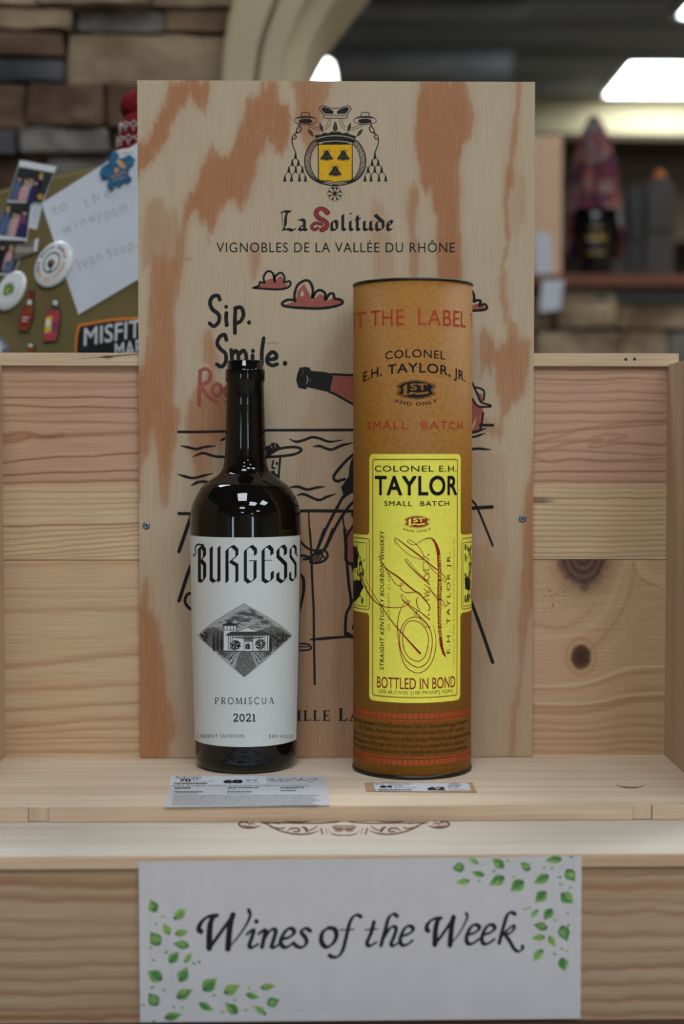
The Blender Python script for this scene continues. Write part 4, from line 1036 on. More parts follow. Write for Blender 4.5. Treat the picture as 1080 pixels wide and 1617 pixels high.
# words in thin serif capitals: light and heavy strokes plus serifs
SERIF = {  # strokes: (points, weight) on a box 0..1 wide, 0..1 high, y down; weight 1 heavy, 0 light
 'P': (.62, [([(.2, 0), (.2, 1)], 1), ([(.2, .03), (.7, .05), (.92, .25), (.7, .5), (.2, .52)], .6), 's.2']), 'R': (.68, [([(.2, 0), (.2, 1)], 1), ([(.2, .03), (.65, .05), (.85, .25), (.65, .48), (.2, .5)], .6), ([(.45, .5), (1, 1)], .9), 's.2']),
 'O': (.85, [([(.5, 0), (.12, .2), (.04, .5), (.12, .8), (.5, 1), (.88, .8), (.96, .5), (.88, .2), (.5, 0)], .7)]), 'M': (.95, [([(.12, 0), (.08, 1)], .3), ([(.12, 0), (.5, .95)], 1), ([(.5, .95), (.88, 0)], .3), ([(.88, 0), (.93, 1)], 1), 's.08', 's.93']),
 'I': (.3, [([(.5, 0), (.5, 1)], 1), 's.5']), 'S': (.55, [([(.85, .2), (.7, .03), (.4, 0), (.15, .2), (.4, .45), (.75, .6), (.9, .8), (.6, 1), (.3, .97), (.12, .78)], .75)]), 'C': (.78, [([(.92, .22), (.75, .05), (.5, 0), (.15, .2), (.05, .5), (.15, .8), (.5, 1), (.78, .95), (.94, .78)], .75)]),
 'U': (.78, [([(.15, 0), (.15, .7), (.5, 1), (.82, .7), (.82, 0)], .65)]), 'A': (.75, [([(.5, 0), (.08, 1)], .3), ([(.5, 0), (.92, 1)], 1), ([(.25, .62), (.78, .62)], .3)]), 'B': (.62, [([(.2, 0), (.2, 1)], 1), ([(.2, .03), (.7, .08), (.75, .3), (.55, .47), (.2, .48)], .6), ([(.3, .48), (.75, .53), (.9, .75), (.7, .97), (.2, .98)], .6)]),
 'E': (.58, [([(.2, 0), (.2, 1)], 1), ([(.2, .02), (.85, .02), (.85, .16)], .35), ([(.2, .48), (.7, .48)], .35), ([(.2, .98), (.88, .98), (.92, .82)], .35)]), 'N': (.82, [([(.14, 0), (.14, 1)], .3), ([(.14, 0), (.86, 1)], 1), ([(.86, 0), (.86, 1)], .3)]), 'T': (.68, [([(.5, 0), (.5, 1)], 1), ([(.04, .16), (.06, .02), (.94, .02), (.96, .16)], .35), 's.5']),
 'V': (.75, [([(.06, 0), (.5, 1)], 1), ([(.5, 1), (.94, 0)], .3)]), 'G': (.82, [([(.92, .22), (.75, .05), (.5, 0), (.15, .2), (.05, .5), (.15, .8), (.5, 1), (.84, .9), (.86, .58)], .75), ([(.62, .58), (.98, .58)], .35)]), 'L': (.56, [([(.2, 0), (.2, 1)], 1), ([(.2, .98), (.88, .98), (.92, .82)], .35)]), 'Y': (.72, [([(.06, 0), (.5, .52)], 1), ([(.94, 0), (.5, .52)], .3), ([(.5, .52), (.5, 1)], 1), 's.5']),
 '2': (.62, [([(.1, .25), (.3, .02), (.7, .02), (.85, .28), (.6, .6), (.1, .97)], .8), ([(.1, .97), (.9, .97), (.96, .78)], .9)]), '0': (.66, [([(.5, 0), (.15, .25), (.12, .5), (.15, .75), (.5, 1), (.85, .75), (.88, .5), (.85, .25), (.5, 0)], .8)]), '1': (.42, [([(.12, .14), (.5, .02), (.5, 1)], 1), 's.5']), ' ': (.45, [])}
def serif_line(pr, body, x0, x1, y0, y1, w, m, gap=.22, curve=0.0, fixu=None):
    tot = sum(SERIF[c][0] for c in body) + gap * (len(body) - 1)
    k = (x1 - x0) / tot; x = x0; h = y1 - y0
    for c in body:
        cw, st = SERIF[c]
        X = lambda a: x + a * cw * k
        Yd = lambda a, xx: curve * ((xx - (x0 + x1) / 2) / ((x1 - x0) / 2)) ** 2
        for it in st:
            if isinstance(it, str):
                a = float(it[1:])
                for yy in (y1 - .02 * h,): pr.line([(X(a) - w * 1.3, yy), (X(a) + w * 1.3, yy)], w * .45, m, smooth=False)
                continue
            pts, wt = it
            q = [(X(a), y0 + bb * h + Yd(0, X(a))) for a, bb in pts]
            ww = w * (.35 + .65 * wt)
            pr.line(q, ww, m, smooth=len(q) > 3, caps=False, n=4)
        x += (cw + gap) * k
pr.src(290, 930, 5.215)
serif_line(pr, 'PROMISCUA', 258, 742, 894, 948, 7.5, BLACK, .34)
serif_line(pr, '2021', 408, 592, 1030, 1090, 12, BLACK, .16)
serif_line(pr, 'CABERNET SAUVIGNON', 110, 498, 1196, 1226, 4.6, mat('print_grey', (96, 96, 96), .6, .2, .05, 300), .30, 0)
serif_line(pr, 'NAPA VALLEY', 702, 896, 1198, 1228, 4.6, MATS['print_grey'], .30, 0)
pr.build('lettering', blabel, 'black printed lettering')

# engraved view of a winery in a diamond
WHITE_INK = mat('engraving_white', (206, 208, 206), .7, .2, .03, 900)
LIGHT_INK = mat('engraving_paper', (164, 166, 164), .7, .2, .03, 900)
MID_INK = mat('engraving_grey', (112, 112, 110), .7, .2, .12, 900)
DARK_INK = mat('engraving_dark', (52, 52, 51), .7, .2, .12, 900)
pr = Print(bottle_place, bottle_uv, step=0.0015).src(290, 930, 5.215)
DIA = [(498, 120), (630, 196), (770, 282), (890, 384), (770, 500), (630, 624), (498, 730), (370, 624), (240, 500), (122, 384), (230, 288), (370, 196)]
def in_dia(x, y, s=1.0):
    top = 384 - (384 - 120) * (1 - abs(x - 506) / (384 * s)); bot = 384 + (730 - 384) * (1 - abs(x - 506) / (384 * s))
    return abs(x - 506) < 376 * s and top + 6 < y < bot - 6
pr.poly(DIA, LIGHT_INK, 1); pr.line(DIA[:4] + DIA[9:], 0.1, LIGHT_INK, 1, smooth=False)
pr.line([DIA[9], DIA[10], DIA[11], DIA[0], DIA[1], DIA[2], DIA[3]], 3, DARK_INK, 3, smooth=False)
def clipped(pts, w, m, L, **k):
    run = []
    for q in [tuple(v) for v in smooth_line(pts, 8)] + [None]:
        if q and in_dia(*q): run.append(q)
        else:
            if len(run) > 1: pr.line(run, w, m, L, smooth=False, caps=False, **k)
            run = []
random.seed(5)
for i in range(240):                                                     # clouds
    y = random.uniform(150, 330); x = random.uniform(200, 800); l = random.uniform(16, 74)
    if in_dia(x, y): clipped([(x, y), (x + l * .5, y - random.uniform(2, 9)), (x + l, y + random.uniform(-4, 5))], random.uniform(1.5, 6), random.choice((MID_INK, DARK_INK)), 2, taper=.3)
for x, y, l in ((430, 200, 120), (500, 210, 110), (370, 240, 110), (540, 180, 70), (590, 235, 80), (330, 262, 90), (620, 275, 90), (470, 255, 90)):
    for k in range(5): clipped([(x + 6 * k, y + 5 * k), (x + l * .5, y + 5 * k - 10), (x + l - 4 * k, y + 5 * k)], 5, MID_INK if k % 2 else DARK_INK, 2, taper=.3)
pr.poly([(186, 328), (250, 312), (300, 330), (345, 360), (345, 490), (250, 500), (140, 402)], MID_INK, 2); pr.poly([(600, 345), (680, 318), (740, 306), (800, 322), (876, 384), (760, 500), (700, 490), (700, 370)], MID_INK, 2)
for i in range(60):
    s = random.random() < .5; x = random.uniform(190, 340) if s else random.uniform(620, 850); y = random.uniform(325, 420)
    clipped([(x, y), (x + 16, y + 12), (x + 24, y + 30)], 2, DARK_INK, 3)
def tree(x, y, rx, ry, n, L=6):
    for i in range(n):
        a = random.uniform(0, 6.28); q = math.sqrt(random.random()); px_, py_ = x + rx * q * math.cos(a), y + ry * q * math.sin(a)
        if in_dia(px_, py_): pr.ellipse((px_, py_), random.uniform(5, 11), random.uniform(4, 9), random.choice((DARK_INK, DARK_INK, MID_INK, BLACK)), L + random.randint(0, 3), n=7)
pr.poly([(338, 304), (436, 304), (438, 505), (332, 505), (332, 340)], WHITE_INK, 4)                     # tower
pr.poly([(316, 296), (378, 270), (452, 298), (440, 304), (326, 304)], DARK_INK, 5)
for x in (334, 360, 386, 412, 434): pr.line([(x, 304), (x, 336)], 6, DARK_INK, 5, smooth=False)
pr.line([(330, 338), (440, 338)], 5, DARK_INK, 5, smooth=False); pr.line([(332, 340), (330, 505)], 3, DARK_INK, 5, smooth=False)
pr.poly([(436, 350), (520, 318), (620, 350)], WHITE_INK, 4); pr.line([(430, 352), (528, 318), (626, 352)], 4, DARK_INK, 5, smooth=False)
pr.poly([(366, 380), (702, 380), (702, 506), (366, 506)], WHITE_INK, 4)
pr.poly([(346, 378), (392, 350), (660, 348), (708, 374), (706, 382), (350, 384)], DARK_INK, 5)
for i in range(26): pr.line([(360 + i * 13, 380), (396 + i * 10, 352)], 1.6, MID_INK, 6, smooth=False)
for x in (368, 384, 400, 622, 646, 668, 690): pr.line([(x, 384), (x, 500)], 5, DARK_INK, 5, smooth=False)
pr.poly([(400, 392), (500, 392), (500, 412), (400, 402)], MID_INK, 5); pr.poly([(566, 392), (660, 392), (660, 402), (566, 412)], MID_INK, 5)
pr.poly([(498, 386), (568, 386), (568, 510), (498, 510)], WHITE_INK, 6); pr.poly([(496, 388), (570, 388), (570, 436), (496, 436)], MID_INK, 7)
pr.line([(498, 388), (498, 510)], 5, DARK_INK, 8, smooth=False); pr.line([(568, 388), (568, 510)], 5, DARK_INK, 8, smooth=False)
pr.poly([(508, 496), (508, 462), (518, 448), (528, 445), (538, 448), (547, 462), (547, 496)], DARK_INK, 8); pr.line([(527, 450), (527, 496)], 2.5, LIGHT_INK, 9, smooth=False)
for x in (516, 532, 548): pr.line([(x, 398), (x, 414)], 7, BLACK, 8, smooth=False)
tree(428, 462, 38, 40, 60, 9); tree(628, 456, 40, 40, 60, 9); pr.line([(428, 495), (428, 512)], 6, DARK_INK, 9, smooth=False); pr.line([(628, 490), (628, 512)], 6, DARK_INK, 9, smooth=False)
tree(168, 410, 42, 62, 90); tree(785, 415, 62, 62, 120); tree(862, 398, 26, 30, 30)
for x, h in ((252, 150), (283, 160), (314, 160), (714, 150)): pr.poly([(x, 505 - h), (x + 11, 440), (x + 9, 505), (x - 9, 505), (x - 11, 440)], DARK_INK, 7, True)
pr.line([(250, 506), (750, 506)], 6, DARK_INK, 7, smooth=False)
for i in range(15):                                                       # vine rows
    for s in (-1, 1):
        x0 = 505 + s * (32 + i * 16); x1 = 505 + s * (95 + i * 70)
        clipped([(x0, 512), ((x0 * 2 + x1) / 3, 570), (x1, 720)], [2, 6, 13], DARK_INK if i % 2 == 0 else MID_INK, 4, taper=None)
pr.poly([(478, 512), (548, 512), (600, 640), (498, 724), (418, 652)], MID_INK, 5)
for i in range(240):
    y = random.uniform(515, 715); h = (y - 512) / 210; x = random.uniform(480 - 60 * h, 546 + 60 * h)
    if in_dia(x, y): pr.line([(x, y), (x + random.uniform(-4, 4), y + 7)], 2.2, random.choice((DARK_INK, LIGHT_INK, DARK_INK)), 6, smooth=False, caps=False)
for i in range(200):
    y = random.uniform(520, 700); x = random.uniform(230, 770)
    if in_dia(x, y) and abs(x - 512) > 40 + (y - 512) * .42: pr.ellipse((x, y), 5, 3.5, random.choice((DARK_INK, BLACK, LIGHT_INK)), 5, n=6)
pr.build('engraving', blabel, 'grey engraved winery view in a diamond')

# ------------------------------------------------------------------ kraft tube
KRAFT = mat('kraft_board', (154, 104, 36), 0.55, 0.25, 0.05, 420, rgb2=(140, 92, 28))
CAP = mat('black_plastic_cap', (22, 21, 21), 0.3, 0.45, 0.05, 200)
yf = at_z(651, 1232, 0).y
sa = 93.6 / F_PX
TR = sa * yf / (1 - sa) * 1.0
TCY = yf + TR
tcx = at_y(651, 900, TCY).x
TCX = tcx
TZ1 = at_cyl(651, 439.5, TCX, TCY, TR).z
tube = thing('cardboard_tube', (TCX, TCY, 0), 'tall brown kraft whiskey tube with yellow label standing right of the bottle', 'tube')
b = MB(); b.lathe([(TR - 0.001, 0.0024), (TR, 0.0026), (TR, TZ1 - 0.0012), (TR - 0.001, TZ1 - 0.0011)], KRAFT, TCX, TCY, 160); b.build('body', tube)
b = MB(); b.lathe([(0, TZ1 - 0.006), (TR - 0.002, TZ1 - 0.006), (TR - 0.0018, TZ1 + 0.0004), (TR + 0.0001, TZ1 + 0.0006), (TR + 0.0006, TZ1 + 0.0001), (TR + 0.0006, TZ1 - 0.0010), (TR + 0.0001, TZ1 - 0.0013)], CAP, TCX, TCY, 120); b.build('lid', tube)
b = MB(); b.lathe([(0, 0.0005), (TR - 0.002, 0.0), (TR + 0.0004, 0.0002), (TR + 0.0007, 0.0012), (TR + 0.0006, 0.0026), (TR, 0.0030)], CAP, TCX, TCY, 120); b.build('base_cap', tube)
def tube_place(u, v, L):
    a = u / TR; r_ = TR + 0.00006 + 0.00004 * L
    return Vector((TCX + r_ * math.sin(a), TCY - r_ * math.cos(a), v))
def tube_uv(x, y):
    p = at_cyl(x, y, TCX, TCY, TR); return (math.atan2(p.x - TCX, TCY - p.y) * TR, p.z)
def ux(x, y=900): return tube_uv(x, y)[0]
def vz(y): return tube_uv(651, y)[1]
def flat(): return Print(tube_place, lambda x, y: (x, vz(y)), step=0.0015)
T_RED = mat('tube_red', (178, 66, 36), 0.5, 0.3, 0.06, 400)
T_YEL = mat('label_yellow', (242, 234, 90), 0.5, 0.3, 0.03, 300)
T_BRN = mat('label_brown', (176, 130, 50), 0.5, 0.3, 0.04, 300)
T_DRED = mat('label_dark_red', (146, 36, 14), 0.5, 0.3, 0.05, 300)
T_OLV = mat('label_olive', (120, 122, 40), 0.6, 0.2, 0.2, 900, rgb2=(60, 64, 22))
def arc(xc, hw, d): return lambda x, y: (x, y + d * ((x - xc) / hw) ** 2)
pr = flat()
pr.text('MEET', ux(548.5 if 0 else 557.6, 500) - 0.030, 488, ux(578, 500), 513.5, T_RED, bold=.005)
pr.text('THE', ux(586, 500), 488, ux(638, 500), 513.5, T_RED, bold=.005, space=1.1); pr.text('LABEL', ux(660, 500), 488, ux(735, 500), 513.5, T_RED, bold=.005, space=1.06)
pr.text('THAT', ux(742.6, 500), 488, ux(742.6, 500) + .034, 513.5, T_RED, bold=.005)
c0, c1 = ux(608), ux(702); pr.text('COLONEL', c0, 551.6, c1, 564.6, BLACK, bold=.008, space=1.12, warp=arc((c0 + c1) / 2, (c1 - c0) / 2, 3))
c0, c1 = ux(573.5), ux(733.5); pr.text('E.H. TAYLOR, JR.', c0, 572.4, c1, 588, BLACK, bold=.012, space=1.08, warp=arc((c0 + c1) / 2, (c1 - c0) / 2, 13), pad=(0, .73))
c0, c1 = ux(580), ux(729.5); pr.text('SMALL  BATCH', c0, 665, c1, 678, T_RED, bold=.012, space=1.2)
def badge(pr, cx, cy, k, ink, bg, L):
    """oval ribbon badge; cx in metres round the tube, cy a photo line"""
    U = lambda x: cx + (x - 577) / 5.684 * k * TR / 93.6; V = lambda y: cy + (y - 428) / 5.684 * k
    out = [(403, 398), (450, 366), (520, 347), (577, 343), (640, 349), (705, 369), (750, 396), (730, 412), (722, 430), (730, 448), (750, 462), (700, 490), (640, 508), (577, 513), (510, 505), (450, 488), (403, 462), (425, 448), (432, 430), (425, 412), (403, 398)]
    q = lambda s: [(U(577 + (x - 577) * s), V(428 + (y - 428) * s)) for x, y in out]
    o_ = q(1.0)
    pr.poly(q(1.03)[:-1], ink, L); pr.poly(q(.985)[:-1], bg, L + 1); pr.poly(q(.90)[:-1], ink, L + 2)
    pr.poly([(U(x), V(y)) for x, y in ((455, 412), (492, 378), (500, 378), (500, 464), (512, 478), (450, 478), (468, 464), (468, 410))], bg, L + 3)
    pr.text('ST', U(526), V(372), U(672), V(432), bg, L + 3, bold=.02)
    for xx in (606, 668): pr.poly([(U(xx - 3), V(372)), (U(xx + 5), V(372)), (U(xx + 8), V(398)), (U(xx), V(398))], bg, L + 3)
    pr.poly([(U(x), V(y)) for x, y in ((510, 474), (520, 452), (545, 448), (580, 456), (630, 452), (670, 444), (690, 448), (680, 464), (640, 470), (590, 474), (550, 464), (530, 474))], bg, L + 3)
    w_ = 375 / 5.684 * k * TR / 93.6
    pr.text('AND ONLY', cx - w_ / 2, V(542), cx + w_ / 2, V(575), ink, L, bold=.01, space=1.15, warp=lambda x, y: (x, y - 38 / 5.684 * k * ((x - cx) / (w_ / 2)) ** 2))
badge(pr, ux(656.5), 615.3, 1.0, BLACK, KRAFT, 1)
# red bands and the small paragraph between them
pitch = 8.35 * TR / 93.6
for y0, y1 in ((1127, 1134.8), (1200, 1208)):
    for k in range(-20, 21):
        u = k * pitch
        pr.poly([(u - .41 * pitch, y0), (u + .41 * pitch, y0), (u + .41 * pitch, y1), (u - .41 * pitch, y1)], T_RED, 1)
        for s in (-1, 1):
            pr.line([(u - .3 * pitch, (y0 + y1) / 2 + s * 2.2), (u + .3 * pitch, (y0 + y1) / 2 + s * 2.2)], .9, KRAFT, 2, smooth=False, caps=False)
for y0, y1 in ((1137.4, 1139.4), (1195.4, 1197.4)): pr.poly([(-1.75 * TR, y0), (1.75 * TR, y0), (1.75 * TR, y1), (-1.75 * TR, y1)], T_RED, 1)
def para(l, m_, r_, x0, x1, y0, y1):
    u0, u1 = ux(x0, 1160), ux(x1, 1160)
    vs, _ = text_mesh(m_, .006, 1, 0); k = (u1 - u0) / (vs[:, 0].max() - vs[:, 0].min())
    pr.text(m_, u0, y0, u1, y1, BLACK, 1, pad=(-.2, .73))
    for t, side in ((l, -1), (r_, 1)):
        if not t: continue
        vs, _ = text_mesh(t, .006, 1, 0); w_ = (vs[:, 0].max() - vs[:, 0].min()) * k; g = .22 * k
        if side < 0: pr.text(t, u0 - g - w_, y0, u0 - g, y1, BLACK, 1, pad=(-.2, .73))
        else: pr.text(t, u1 + g, y0, u1 + g + w_, y1, BLACK, 1, pad=(-.2, .73))
para('of the modern bourbon industry,', 'Colonel Edmund Haynes Taylor, Jr. left an indelible legacy.', 'His dedication to', 597, 720.5, 1143, 1152)
para('O.F.C. Distillery.', 'There, he developed innovative techniques that are still in use today.', '', 592.7, 733, 1152.6, 1161.6)
para("Using some of Taylor's original", 'methods, this Small Batch Bourbon Whiskey has been aged', 'inside warehouses', 596, 724, 1163.8, 1173)
para('and expertly evaluated to', 'identify those with the richest and most complex flavors.', 'A small batch of', 582, 710, 1174, 1183)
para('of a bourbon character that', 'is like no other. It is a true sipping bourbon that honors', 'the uncompromising', 588, 708.5, 1183.6, 1192.6)
pr.build('lettering', tube, 'red and black printing on the brown board')

# yellow label with wings round both sides
pr = flat()
uL, uR = ux(583.2), ux(727)
def rrect(x0, x1, y0, y1, rx, ry, n=6):
    out = []
    for cx, cy, a0 in ((x1 - rx, y1 - ry, 0), (x0 + rx, y1 - ry, 90), (x0 + rx, y0 + ry, 180), (x1 - rx, y0 + ry, 270)):
        for k in range(n + 1): a = R(a0 + 90 * k / n); out.append((cx + rx * math.cos(a), cy + ry * math.sin(a)))
    return out
px2u = TR / 93.6
pr.poly(rrect(uL, uR, 716.8, 1110, 8 * px2u, 8), T_YEL, 0)
WU = 2.0 * TR
for a, c in ((-WU, uL), (uR, WU)): pr.poly([(a, 846.5), (c, 846.5), (c, 971.5), (a, 971.5)], T_YEL, 0)
for u, s in ((uL, -1), (uR, 1)):
    for y, sy in ((846.5, -1), (971.5, 1)):
        n = 6; q = [(u, y), (u, y + sy * 7)]
        for k in range(1, n): a = R(90 * k / n); q.append((u + s * 7 * px2u * (1 - math.cos(a)), y + sy * 7 * (1 - math.sin(a))))
        q.append((u + s * 7 * px2u, y)); pr.poly(q, T_YEL, 0)
def frame(x0, x1, y0, y1, rad, w, m, L=2):
    o_ = rrect(x0, x1, y0, y1, rad * px2u, rad); i_ = rrect(x0 + w * px2u, x1 - w * px2u, y0 + w, y1 - w, max(rad - w, .3) * px2u, max(rad - w, .3))
    n = len(o_); pr.raw([pr.P(p) for p in o_] + [pr.P(p) for p in i_], [(k, (k + 1) % n, n + (k + 1) % n, n + k) for k in range(n)], m, L)
frame(ux(588), ux(722.4), 724.5, 1102.5, 5, 2.0, T_BRN)
for s in (-1, 1):
    e, i_ = (ux(584), ux(579.6)) if s < 0 else (ux(728.2), ux(730.8))
    a, c = sorted((s * 1.85 * TR, e)); frame(a, c, 851.5, 967, 6, 1.8, T_BRN)
    a, c = sorted((s * 1.75 * TR, i_)); frame(a, c, 859, 962, 1, .9, BLACK)
    random.seed(31 + s)
    lo, hi = (ux(558.2), ux(575.5)) if s < 0 else (ux(734), ux(743.6))
    for k in range(70):
        x = random.uniform(lo, hi) if k < 40 else random.uniform(1.1, 1.65) * TR * s; y = random.uniform(866, 954)
        pr.ellipse((x, y), random.uniform(1.2, 4) * px2u, random.uniform(2, 7), random.choice((T_OLV, BLACK, T_OLV, T_OLV)), random.randint(2, 4), n=7)
    if s < 0: pr.poly([(lo, 866), (ux(563), 868), (ux(566), 880), (ux(565), 900), (lo, 905)], BLACK, 5); pr.poly([(lo, 925), (ux(570), 920), (ux(575), 930), (ux(566), 950), (lo, 962)], BLACK, 5)
    else: pr.poly([(ux(734), 918), (ux(737), 915), (ux(742), 920), (ux(742), 938), (ux(734), 934)], BLACK, 5)
ylab = MB(); pr.fill(ylab); ylabel = ylab.build('front_label', tube, 'yellow paper label with side wings')

pr = flat()
pr.text('COLONEL E.H.', ux(592), 735.4, ux(720), 745, BLACK, 3, bold=.006, space=1.1)
pr.text('TAYLOR', ux(592), 751.2, ux(721), 782.8, BLACK, 3, bold=.02, space=1.06)
pr.text('SMALL  BATCH', ux(607), 791.2, ux(708.4), 799.4, BLACK, 3, bold=.012, space=1.2)
badge(pr, ux(658.3), 824, .66, T_DRED, T_YEL, 3)
pr.text('BOTTLED IN BOND', ux(595.6), 1070.5, ux(718.8), 1088.6, T_DRED, 3, bold=.006)
pr.text('50% ALC/VOL [100 PROOF] 750ML', ux(598.6), 1091.2, ux(715.8), 1098.2, mat('label_green_black', (66, 70, 30), .6, .2, .05, 300), 3, space=1.08)
pr.text('STRAIGHT KENTUCKY BOURBON WHISKEY', ux(600.2), 838, ux(606.8), 1060, BLACK, 3, bold=.01, space=1.15, shear=.2, turn=1)
pr.text('OF TOPMOST CLASS', ux(612), 905, ux(616.4), 997, T_BRN, 3, space=1.25, turn=1)
pr.text('E.H. TAYLOR JR.', ux(705.2), 873, ux(712.4), 1034, BLACK, 3, bold=.002, space=1.3, turn=1)
pr.text('THIS YELLOW LABEL IS IN EXCLUSIVE AND CONCLUSIVE USE', ux(715.2), 852, ux(718), 1055, mat('label_orange', (190, 140, 40), .6, .2, .05, 300), 3, space=1.2, turn=1)
pr.build('lettering', ylabel, 'printed words on the yellow label')
pr = Print(tube_place, tube_uv, step=0.0015).src(580, 840, 6.737)
def q(pts, w=7, L=5, **k): pr.line(pts, w, T_DRED, L, **k)
q([(560, 1290), (460, 1180), (380, 1090), (270, 960), (165, 812), (80, 680), (10, 555), (-40, 450), (-54, 436), (-48, 500), (0, 625), (60, 715), (150, 785), (280, 806), (380, 796), (440, 766), (456, 742), (432, 734), (378, 782), (340, 870), (322, 1000), (336, 1190), (378, 1370), (440, 1460), (540, 1500), (640, 1450), (706, 1330), (728, 1180), (716, 1060), (698, 990)],
  [22, 16, 14, 10, 8, 6, 5, 5, 5, 12, 14, 12, 8, 7, 6, 6, 5, 5, 6, 8, 8, 8, 8, 8, 8, 9, 8, 7, 5, 3])
q([(345, 1090), (352, 1230), (420, 1370), (540, 1440), (640, 1380), (685, 1230), (680, 1080), (620, 960), (540, 908), (450, 918), (380, 985), (345, 1090)], 9)
q([(376, 1100), (385, 1230), (440, 1330), (540, 1376), (610, 1325), (645, 1200), (640, 1080), (580, 985), (500, 944), (430, 962), (388, 1030), (376, 1100)], 8)
q([(365, 716), (440, 786), (540, 880), (620, 965), (660, 1012)], [5, 8, 10, 12, 12]); q([(372, 664), (358, 668), (380, 720), (450, 780), (560, 850), (662, 932)], [4, 5, 6, 8, 10, 12]); q([(372, 664), (400, 690), (430, 740), (440, 770)], 5)
q([(540, 690), (522, 730), (536, 800), (560, 830), (520, 850), (496, 868), (504, 886), (524, 880), (520, 858), (548, 836)], [5, 9, 9, 5, 5, 5, 5, 5, 5, 4]); q([(545, 900), (580, 960), (630, 1020), (622, 1000)], 5)
q([(130, 250), (145, 310), (215, 400), (330, 480), (470, 600), (560, 664), (640, 756), (662, 800), (654, 836), (634, 832)], [4, 7, 12, 15, 16, 16, 12, 9, 9, 6]); q([(118, 246), (140, 290), (190, 380), (232, 450), (290, 540), (340, 572), (380, 562), (372, 542), (352, 560), (366, 616), (420, 646), (500, 640), (566, 650)], [4, 6, 6, 6, 6, 6, 5, 5, 5, 6, 9, 8, 3])
q([(662, 722), (615, 725), (600, 702), (634, 668), (656, 672), (630, 690)], 8); q([(604, 660), (640, 640), (660, 646)], 8); q([(600, 604), (650, 640), (656, 600), (606, 560)], 7); q([(660, 588), (700, 650), (760, 700), (812, 745), (832, 796), (806, 782), (740, 712), (676, 624)], 6)
q([(662, 560), (560, 470), (460, 370), (408, 306), (412, 290), (440, 310), (520, 410), (600, 490), (656, 530)], [10, 12, 10, 7, 5, 5, 5, 6, 7]); q([(602, 502), (628, 510), (656, 490), (650, 456), (622, 452), (602, 480), (602, 502)], 8); q([(660, 440), (620, 430), (596, 400), (640, 408), (658, 392)], 8); q([(600, 390), (590, 350), (604, 330), (596, 310)], 6)
q([(300, 130), (288, 80), (296, 64), (330, 80), (420, 150), (520, 225), (600, 290), (700, 370), (800, 450), (836, 520), (824, 536), (780, 480), (700, 410), (624, 316)], [5, 5, 6, 9, 13, 15, 14, 12, 9, 6, 5, 5, 6, 5]); q([(290, 80), (340, 150), (420, 225), (500, 272), (610, 300)], 5)
q([(530, 130), (480, 135), (432, 108), (430, 90), (460, 90), (520, 130), (570, 190), (606, 276)], 6); q([(596, 268), (622, 262), (656, 302)], 8)
for x, y in ((650, 242), (652, 880), (652, 1014)): pr.ellipse((x, y), 9, 9, T_DRED, 5)
q([(524, 128), (560, 104), (600, 78), (660, 64)], [4, 5, 6, 12])
pr.poly([(650, 62), (680, 62), (712, 78), (745, 130), (770, 200), (784, 340), (790, 600), (784, 900), (790, 1100), (806, 1230), (840, 1342), (800, 1300), (768, 1200), (748, 1000), (742, 700), (748, 420), (738, 220), (712, 120), (684, 78)], T_DRED, 5)
pr.build('signature', ylabel, 'dark red script signature with long swash')
pr = flat(); pr.text('OLD FASHIONED COPPER DISTILLERY', ux(692.4), 877, ux(696.6), 1007, T_YEL, 8, bold=.006, space=1.15, turn=1); pr.build('swash_lettering', ylabel, 'small yellow words on the red swash')
# ------------------------------------------------------------------ price cards on the crate floor
CARD = mat('card_grey_white', (196, 198, 203), 0.4, 0.4, 0.02, 200)
TAGW = mat('price_tag_white', (214, 218, 228), 0.4, 0.4, 0.02, 200)
KCARD = mat('kraft_card', (176, 146, 116), 0.6, 0.3, 0.05, 300)
CARD_INK = mat('card_ink', (52, 52, 56), 0.5, 0.3, 0.08, 400)
FINE_INK = mat('card_fine_ink', (120, 122, 128), 0.5, 0.3, 0.1, 400)
def card(name, corners, t, m, label, cat, z=0.0004):
    pts = [at_z(x, y, z + t) for x, y in corners]
    o = sum(pts, Vector()) / 4
    root = thing(name, (o.x, o.y, 0), label, cat)
    b = MB(); b.prism([Vector((p.x, p.y, z)) for p in pts], Vector((0, 0, t)), m); b.build('card', root)
    return root
def dashes(pr, x0, x1, y0, y1, m, L=2):
    """lines of print too small to read"""
    x = x0
    while x < x1:
        w = random.uniform(4, 15); w = min(w, x1 - x)
        if w > 1.5: pr.poly([(x, y0), (x + w, y0), (x + w, y1), (x, y1)], m, L)
        x += w + random.uniform(2, 4.5)
random.seed(3)
zt = 0.0012
big = card('shelf_card', [(270, 1225.5), (514.5, 1224.8), (520.5, 1271), (260, 1273)], 0.0006, CARD, 'wide white shelf card with small print lying in front of the wine bottle', 'card', z=0.0006)
pr = Print(lambda u, v, L: Vector((u, v, zt + 0.00003 * L)), lambda x, y: tuple(at_z(x, y, zt))[:2]).src(250, 1200, 3.857)
pr.poly([(76, 97), (654, 97), (657, 149), (70, 151)], TAGW, 1)
pr.text('BURGESS', 106, 101, 262, 112, CARD_INK, 2, bold=.01); pr.text('70', 128, 115, 200, 134, CARD_INK, 2, bold=.05); pr.text('99', 204, 113, 246, 124, CARD_INK, 2); pr.text('REGULAR', 212, 126, 340, 134, FINE_INK, 2)
dashes(pr, 96, 300, 139, 148, CARD_INK)
pr.text('68', 396, 121, 514, 143, BLACK, 2, bold=.06); pr.text('99', 526, 119, 604, 131, CARD_INK, 2); pr.text('CASH', 522, 135, 610, 143, CARD_INK, 2)
